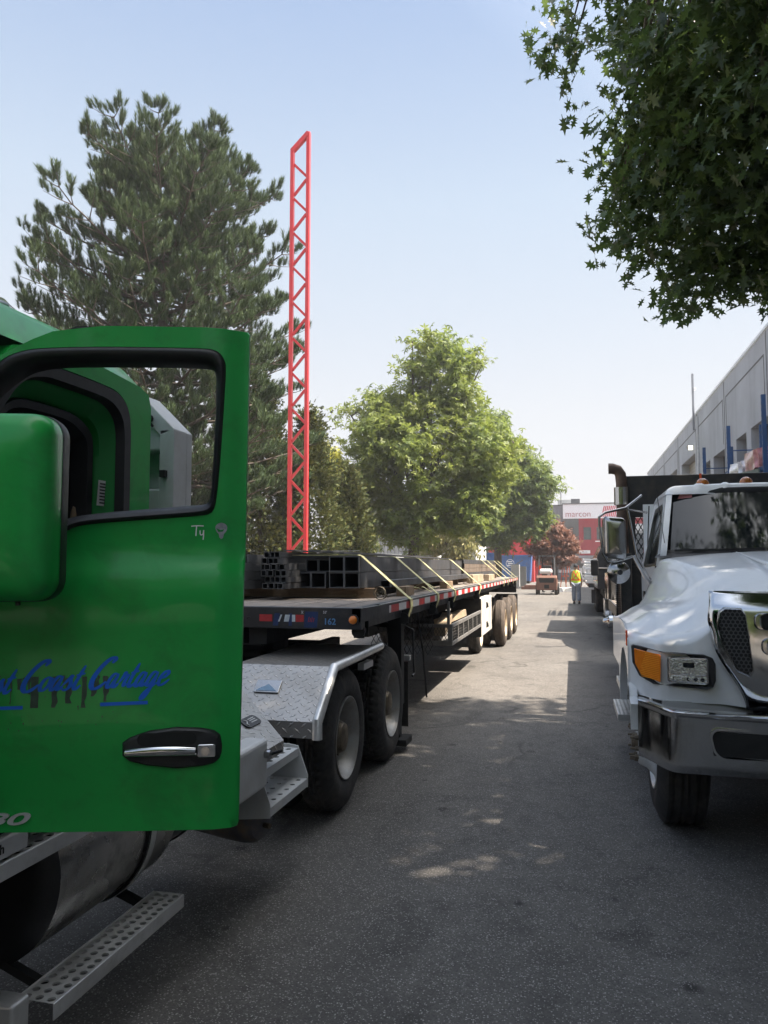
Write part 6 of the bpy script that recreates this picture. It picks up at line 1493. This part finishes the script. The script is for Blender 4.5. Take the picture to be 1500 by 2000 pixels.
# --- big overhanging shade tree, trunk out of frame between white truck and warehouse
FB = [((4.7,2.6,8.7),(1.9,2.3,1.6),1.3), ((3.3,2.5,7.5),(1.6,1.9,1.0),1.5), ((3.9,5.0,8.6),(2.8,4.3,3.0),.8), ((4.6,1.4,8.0),(2.9,3.2,3.0),.8), ((5.4,7.4,8.6),(2.4,2.8,3.0),.7), ((2.9,8.6,8.4),(1.6,1.5,1.6)), ((1.6,2.6,7.7),(1.5,2.1,1.1)), ((2.0,-.6,8.3),(1.8,1.8,1.2)), ((1.2,4.2,8.4),(1.2,2.0,1.2)), ((3.0,-1.6,7.6),(2.4,1.8,1.8),1.6), ((2.2,1.0,9.2),(2.0,2.2,1.2),1.4)]
FV = [((-0.11,6.50,6.57),(0.14,0.25,0.14)), ((-0.07,6.30,5.94),(0.15,0.20,0.10)), ((0.36,6.20,6.17),(0.14,0.30,0.19)), ((0.55,6.00,5.93),(0.20,0.60,0.25)), ((0.51,6.40,5.86),(0.16,0.40,0.15)), ((0.44,6.00,5.19),(0.20,0.40,0.14)), ((0.35,6.20,5.10),(0.11,0.30,0.10)), ((0.61,5.60,5.08),(0.27,0.60,0.30)), ((0.83,5.20,5.16),(0.34,0.80,0.34)), ((0.99,4.60,4.84),(0.30,0.80,0.27)), ((0.50,6.20,4.91),(0.24,0.40,0.17)), ((0.28,6.20,4.87),(0.08,0.20,0.10)), ((0.72,5.80,4.67),(0.31,0.60,0.27)), ((0.48,6.00,4.44),(0.21,0.40,0.14)), ((0.31,6.10,4.57),(0.08,0.20,0.07)), ((0.74,6.00,4.33),(0.30,0.60,0.21)), ((0.43,6.20,4.28),(0.18,0.40,0.12)), ((0.29,6.20,4.25),(0.07,0.20,0.06)), ((0.72,6.20,4.08),(0.22,0.50,0.14)), ((1.00,5.60,4.19),(0.33,0.80,0.36)), ((1.14,5.00,4.30),(0.26,0.80,0.35)), ((0.91,5.20,4.61),(0.34,0.90,0.34)), ((0.93,6.40,3.97),(0.19,0.40,0.13)), ((1.13,6.20,3.96),(0.25,0.50,0.16)), ((1.35,6.00,4.10),(0.24,0.70,0.31)), ((0.83,6.30,3.72),(0.07,0.20,0.09)), ((1.23,6.30,3.78),(0.09,0.20,0.09)), ((0.97,6.30,3.77),(0.10,0.20,0.08)), ((1.46,6.20,3.75),(0.06,0.20,0.06)), ((1.42,6.20,3.94),(0.14,0.40,0.10)), ((1.60,5.50,4.51),(0.28,1.00,0.62)), ((1.72,6.00,3.99),(0.30,1.00,0.41)), ((1.54,5.00,4.90),(0.34,1.00,0.34))]
broadleaf('shade_tree', (4.75,7.6,0), FB, 5000, 11, .12, .135, lobed(), M['leaf_fg'], 'large dark lobed leaf tree overhanging the top right of the lane', trunk_r=.22, limb_n=300, droop=.7, extra=([((c[0]+.05,c[1],c[2]+.12),(r[0]*.86,r[1]*1.1,r[2]*.86)) for c,r in FV], 860), spray=.30)
# --- broadleaf trees beyond the trailer
TA = [((-7.4,38,7.2),(3.3,3.0,3.0)), ((-6.5,38,11.4),(1.9,1.8,1.9)), ((-6.7,38,13.0),(1.1,1.1,.9)), ((-9.7,38,8.3),(2.0,2.0,2.0)), ((-8.9,38,10.1),(1.3,1.4,1.0)),
      ((-10.7,38,5.6),(1.3,1.4,1.5)), ((-9.8,38,4.0),(1.7,1.6,1.3)), ((-7.6,37.5,3.9),(1.8,1.6,1.4)), ((-5.3,37.6,4.5),(1.7,1.7,1.3)), ((-4.2,38,7.0),(1.7,1.8,2.0)), ((-5.0,38,9.8),(1.2,1.3,1.2)), ((-4.4,38,11.7),(.55,.6,.5)), ((-5.0,38,12.2),(.8,.8,.6)), ((-7.9,38,13.4),(.5,.5,.4)), ((-11.4,38,9.9),(.7,.7,.5))]
broadleaf('broadleaf_tree', (-8.0,38,0), ragged(TA), 2500, 12, .20, .25, trio(), M['leaf_mid'], 'tall yellow green broadleaf tree in the middle behind the steel load', limbs=TA, spray=.6, trunk_r=.30, limb_n=260)
TY2 = [((-11.9,36,7.0),(.7,.8,.55)), ((-11.3,36,6.4),(.6,.8,.5)),((-11.3,36,5.2),(.4,.5,.3))]
broadleaf('yellow_tree', (-11.2,36.3,0), TY2, 130, 12, .2, .26, trio(), mat_leaf('yellowing leaves', ((.30,.32,.05),(.46,.44,.07),(.6,.55,.12)), .35), 'small yellow leaved tree at the left edge of the tall broadleaf tree', trunk_r=.10, limb_n=40)
TB = [((-4.6,58,7.6),(3.2,3.0,3.2)), ((-5.4,58,11.4),(1.5,1.5,1.8)), ((-2.8,58,7.8),(1.8,2.0,2.0)), ((-1.9,58,8.3),(.9,1.,.9)), ((-1.9,58,6.1),(.9,1.2,.6)), ((-3.2,58,5.2),(1.9,2.0,1.3)), ((-6.6,58,9.6),(1.8,1.8,2.0)), ((-6.2,57,4.9),(1.9,2,1.4)), ((-5.4,57.6,3.9),(1.2,1.4,.9)),((-6.0,58,13.0),(.7,.8,.8))]
broadleaf('broadleaf_tree', (-5.6,58,0), ragged([((c[0]-.45,c[1],c[2]),r) for c,r in TB]), 1700, 12, .27, .36, trio(), M['leaf_far'], 'second green broadleaf tree, right of the tallest one, reaching toward the white sign', limbs=TB, spray=.7, trunk_r=.30, limb_n=140)
TW = [((-7.6,48,3.7),(1.5,1.2,1.6)),((-9.0,48,3.4),(.9,1.0,1.5)),((-6.7,48,3.1),(.9,.9,1.2))]
broadleaf('weeping_shrub', (-7.9,48,0), TW, 420, 12, .25, .26, pointed(), mat_leaf('olive drooping leaves', ((.10,.11,.04),(.20,.20,.07),(.32,.29,.12)), .2), 'olive drooping shrub under the broadleaf trees before the blue skips', 'shrub', trunk_r=.08, limb_n=60, droop=2.2)
TR_ = [((-1.35,60,3.4),(1.6,1.4,1.0)), ((-1.4,60,4.3),(.95,1.0,.8)), ((-2.4,60,3.0),(.95,1.0,.8)), ((-.3,60,2.9),(.95,1.0,.75)), ((-1.3,59.5,2.2),(1.2,1.0,.6)), ((-2.2,60,3.9),(.6,.6,.4)),((-.55,60,3.8),(.6,.6,.4))]
broadleaf('red_maple', (-1.3,60,0), ragged(TR_), 850, 11, .17, .20, trio(), M['leaf_red'], 'low bronze red maple in front of the office building', limbs=TR_, trunk_r=.12, limb_n=120)
# --- trees on the near side of the camera, mirrored in the chrome and glass
for k,(x,y,h_,r_) in enumerate(((-7.5,-15,9.5,4.2),(-.5,-17,10.5,4.4),(6.5,-16,9,4.0),(-13.5,-9,9,3.6))):
    BK = [((x,y,h_*.62),(r_,r_*.9,h_*.34)),((x+.8,y,h_*.30),(r_*.8,r_*.8,h_*.2)),((x-1.2,y+.5,h_*.28),(r_*.8,r_*.8,h_*.2))]
    broadleaf('boundary_tree', (x,y,0), ragged(BK, m=4, seed=k), 420, 9, .45, .62, trio(), M['leaf_far'], ['boundary tree behind the viewer, left of the middle','tallest boundary tree, straight behind the viewer','boundary tree behind the viewer on the warehouse side','boundary tree behind the green tractor bonnet'][k], 'tree', 'boundary trees mirrored in the chrome', limbs=BK, trunk_r=.25, limb_n=20, spray=.8)
# --- black pine
def pine(base, h, env, label, nb=105, seed=3):
    rr = random.Random(seed); r = thing('pine_tree', base, label, 'tree'); b = Vector(base); g = G()
    g.tube([b+Vector((.12*sin(z*.7),.1*cos(z),z)) for z in np.linspace(0,h-.5,12)], [.28*(1-.9*k/11) for k in range(12)], 10)
    T = []; Dv = []
    def shoot(p, d): T.append(tuple(p)); Dv.append(tuple(d))
    bl = G()
    for k in range(nb):
        t = (k+.5)/nb; hb = 1.9+(h-3.0)*t**.93; az = k*2.39996+rr.uniform(-.3,.3); Lb = env(hb, az)*rr.uniform(.66,1.1)
        d = Vector((cos(az), sin(az), 0)); rise = Lb*(.06+.26*t)+.1; pts = []
        for q in range(9):
            s = q/8; pts.append(b+Vector((0,0,hb))+d*(Lb*s)+Vector((0,0,rise*s**1.8-.10*Lb*sin(pi*s)*(1-t)))+Vector((rr.uniform(-.06,.06),rr.uniform(-.06,.06),0))*s)
        bl.tube(pts, [.075*(1-t*.6)*(1-.85*q/8)+.006 for q in range(9)], 6)
        sd = Vector((-d.y, d.x, 0)); s = .22
        while s < 1.0:
            i = s*8; i0 = min(7,int(i)); p = pts[i0].lerp(pts[i0+1], i-i0)
            for sg in (-1,1):
                l2 = (.30+.55*(1-abs(2*s-1.1)))*min(1.5,Lb*.35)*rr.uniform(.6,1.2); e = p+(d*.65+sd*sg*rr.uniform(.5,1.1))*l2+Vector((0,0,l2*rr.uniform(.15,.6)))
                bl.tube([p, p.lerp(e,.5)+Vector((0,0,-.03)), e], [.016,.011,.006], 4)
                for w in (.4,.6,.8,1.0):
                    q = p.lerp(e,w)
                    for _ in range(2 if w < 1 else 3): shoot(q+Vector((rr.uniform(-.09,.09),rr.uniform(-.09,.09),rr.uniform(-.03,.10))), (e-p).normalized()*.55+Vector((rr.uniform(-.4,.4),rr.uniform(-.4,.4),rr.uniform(.9,1.7))))
            s += .128
        for _ in range(5): shoot(pts[-1]+Vector((rr.uniform(-.1,.1),rr.uniform(-.1,.1),rr.uniform(0,.2))), d*.5+Vector((rr.uniform(-.3,.3),rr.uniform(-.3,.3),1)))
    for k in range(40): shoot(b+Vector((rr.gauss(0,.35),rr.gauss(0,.35),h-.25-abs(rr.gauss(0,.6)))), Vector((rr.uniform(-.35,.35),rr.uniform(-.35,.35),1)))
    g.build('trunk', M['bark'], r, smooth=True, ang=80); bl.build('branches', M['bark'], r, smooth=True, ang=80)
    P = np.array(T); A = np.array(Dv); A /= np.linalg.norm(A,axis=1,keepdims=True); n = len(P); K_ = 34
    ln = .22*(.7+.6*rng.random(n)); a = np.where(np.abs(A[:,2:3])<.95, np.array([[0,0,1.]]), np.array([[1.,0,0]])); X = np.cross(a,A); X /= np.linalg.norm(X,axis=1,keepdims=True); Y = np.cross(A,X)
    V = []; 
    for k in range(K_):
        th = 2*pi*(k*.381966)+rng.random(n)*.5; s = (k+.5)/K_; side = X*np.cos(th)[:,None]+Y*np.sin(th)[:,None]
        o = P+A*(ln*s*.95)[:,None]; dr = A*(.75+.25*s)+side*(1.05-.5*s); dr /= np.linalg.norm(dr,axis=1,keepdims=True); L_ = (.125+.06*rng.random(n))
        w = np.cross(dr, side); w /= np.linalg.norm(w,axis=1,keepdims=True)
        V += [np.stack([o-w*.011, o+w*.011, o+dr*L_[:,None]], axis=1)]
    V = np.concatenate(V).reshape(-1,3); F = np.arange(len(V)).reshape(-1,3)
    raw_mesh('foliage', V, F, M['needle'], r); return r
def env1(z, az):
    e = np.interp(z, [1.5,3,5,7,9,10.5,12,12.9,13.6,14.4], [2.6,3.8,4.6,4.9,4.5,3.8,3.2,2.7,1.6,.6]); return float(e)*.93*(1-.10*max(0,cos(az-3.14)))
pt = pine((0,0,0), 14.75, env1, 'tall dark green pine behind the cab of the green tractor', nb=140)
pt.location = (-14.3,24.4,0); pt.scale = (1.24,1.24,1.215)
# --- cedars
def cedar(base, h, rad, label, n, seed=1, grp='cedars behind the trailer'):
    r = thing('cedar_tree', base, label, 'tree', grp); b = np.array(base)
    z = h*(rng.random(n)**1.05)*.98+.1; th = rng.random(n)*2*pi; prof = rad*np.minimum(1, (1-z/h)*1.55+.06)**.85*(1+.16*np.sin(th*5+seed+z*1.3)+.12*np.sin(z*4.1+th*2))
    m_ = int(34*h*rad/1.3); tz = h*rng.random(m_)**1.1*.97+.15; tt = rng.random(m_)*2*pi; tr_ = rad*np.minimum(1,(1-tz/h)*1.5+.05)**.8*(.78+.42*rng.random(m_))
    tip = np.stack([np.cos(tt)*tr_, np.sin(tt)*tr_, tz],axis=1); ti = rng.integers(0, m_, n); q0 = rng.normal(size=(n,3))*np.array([.20,.20,.26])
    P = b+tip[ti]*(1-.22*rng.random((n,1))*np.array([[1,1,0]]))+q0+np.array([0,0,-.1]); core = rng.random(n) < .36
    rr = prof*(.45+.4*rng.random(n)); P[core] = (b+np.stack([np.cos(th)*rr, np.sin(th)*rr, z],axis=1))[core]; th = np.where(core, th, tt[ti]+q0[:,0])
    n = n; out = np.stack([np.cos(th),np.sin(th),np.zeros(n)],axis=1); y = out*.75+np.stack([rng.normal(size=n)*.35,rng.normal(size=n)*.35,.45+rng.normal(size=n)*.4],axis=1); y /= np.linalg.norm(y,axis=1,keepdims=True)
    q = rng.normal(size=(n,3)); zz = np.cross(q,y); zz /= np.linalg.norm(zz,axis=1,keepdims=True); x = np.cross(y,zz); fr = np.stack([x,y,zz],axis=2)
    V = []; F = []
    for a,l,yy in ((0,1,0),(38,.62,.15),(-38,.62,.15),(62,.42,.05),(-62,.42,.05),(24,.5,.5),(-24,.5,.5)):
        c, s = cos(radians(a)), sin(radians(a)); o = len(V)
        for (u,v,w) in ((-.05,0,0),(.05,0,0),(.11,l*.6,.03),(0,l,-.04),(-.11,l*.6,.03)): V.append((u*c+v*s, -u*s+v*c+yy, w))
        F += [(o,o+1,o+2),(o,o+2,o+4),(o+4,o+2,o+3)]
    scatter('foliage', P, fr, .15*(.6+.8*rng.random(n)), V, F, M['cedar'], r)
    G().tube([base, (base[0],base[1],h*.93)], [.14,.02], 8).build('trunk', M['bark'], r, smooth=True)
    return r
cedar((-10.35,29,0), 8.0, 1.5, 'olive cedar directly behind the red mast', 15000, 1)
cedar((-12.2,28.4,0), 9.3, 1.75, 'taller olive cedar just left of the red mast', 16000, 2)
cedar((-14.2,30,0), 8.6, 1.9, 'olive cedar seen beside the edge of the green door', 13000, 3)
cedar((-9.35,31.5,0), 5.9, 1.05, 'shorter dark cedar at the right end of the cedar row', 9000, 4)
cedar((-15.6,27.0,0), 7.6, 1.9, 'cedar under the pine, seen through the door window', 8000, 6)
cedar((-22.0,22.0,0), 12.2, 2.7, 'tall olive cedar at the far left edge above the green cab', 12000, 7, None)

# ================================================================ thin smoke haze in the air
hz = G().box(-60,60,-30,135,-1.1,24).build('haze', bpy.data.materials.new('thin smoke haze')); tag(hz, kind='stuff')
hm = hz.data.materials[0]; hm.use_nodes = True; hm.node_tree.nodes.clear(); ho = hm.node_tree.nodes.new('ShaderNodeOutputMaterial'); hv_ = hm.node_tree.nodes.new('ShaderNodeVolumePrincipled')
hv_.inputs['Color'].default_value = (.93,.95,1,1); hv_.inputs['Density'].default_value = .0009; hv_.inputs['Anisotropy'].default_value = .3; hm.node_tree.links.new(hv_.outputs[0], ho.inputs['Volume'])

# ---------------------------------------------------------------- tidy: countable pieces become parts, nothing deeper than a sub-part
def split_pieces(o):
    me = o.data; par = list(range(len(me.vertices)))
    def find(a):
        while par[a] != a: par[a] = par[par[a]]; a = par[a]
        return a
    for e in me.edges:
        a, b = find(e.vertices[0]), find(e.vertices[1])
        if a != b: par[a] = b
    grp = {}
    for p in me.polygons: grp.setdefault(find(p.vertices[0]), []).append(p)
    if len(grp) < 2: return
    for ps in grp.values():
        ids = sorted({v for p in ps for v in p.vertices}); mp = {v: i for i, v in enumerate(ids)}
        m2 = bpy.data.meshes.new(o.name.split('.')[0]); m2.from_pydata([me.vertices[v].co[:] for v in ids], [], [[mp[v] for v in p.vertices] for p in ps])
        for m in me.materials: m2.materials.append(m)
        c = bpy.data.objects.new(o.name.split('.')[0], m2); COL.objects.link(c); c.parent = o.parent; c.location = o.location
    bpy.data.objects.remove(o)
for o in [q for q in bpy.data.objects if q.name.split('.')[0] in ('step_hanger','panel_joint','curtain_stud','fender_bracket','stake_pocket','lamp_beads')]: split_pieces(o)
def flatten(part):
    for sub_ in list(part.children):
        for deep in list(sub_.children_recursive): deep.parent = part
for o in list(bpy.data.objects):
    if o.parent is None and o.type == 'EMPTY':
        for part in list(o.children): flatten(part)
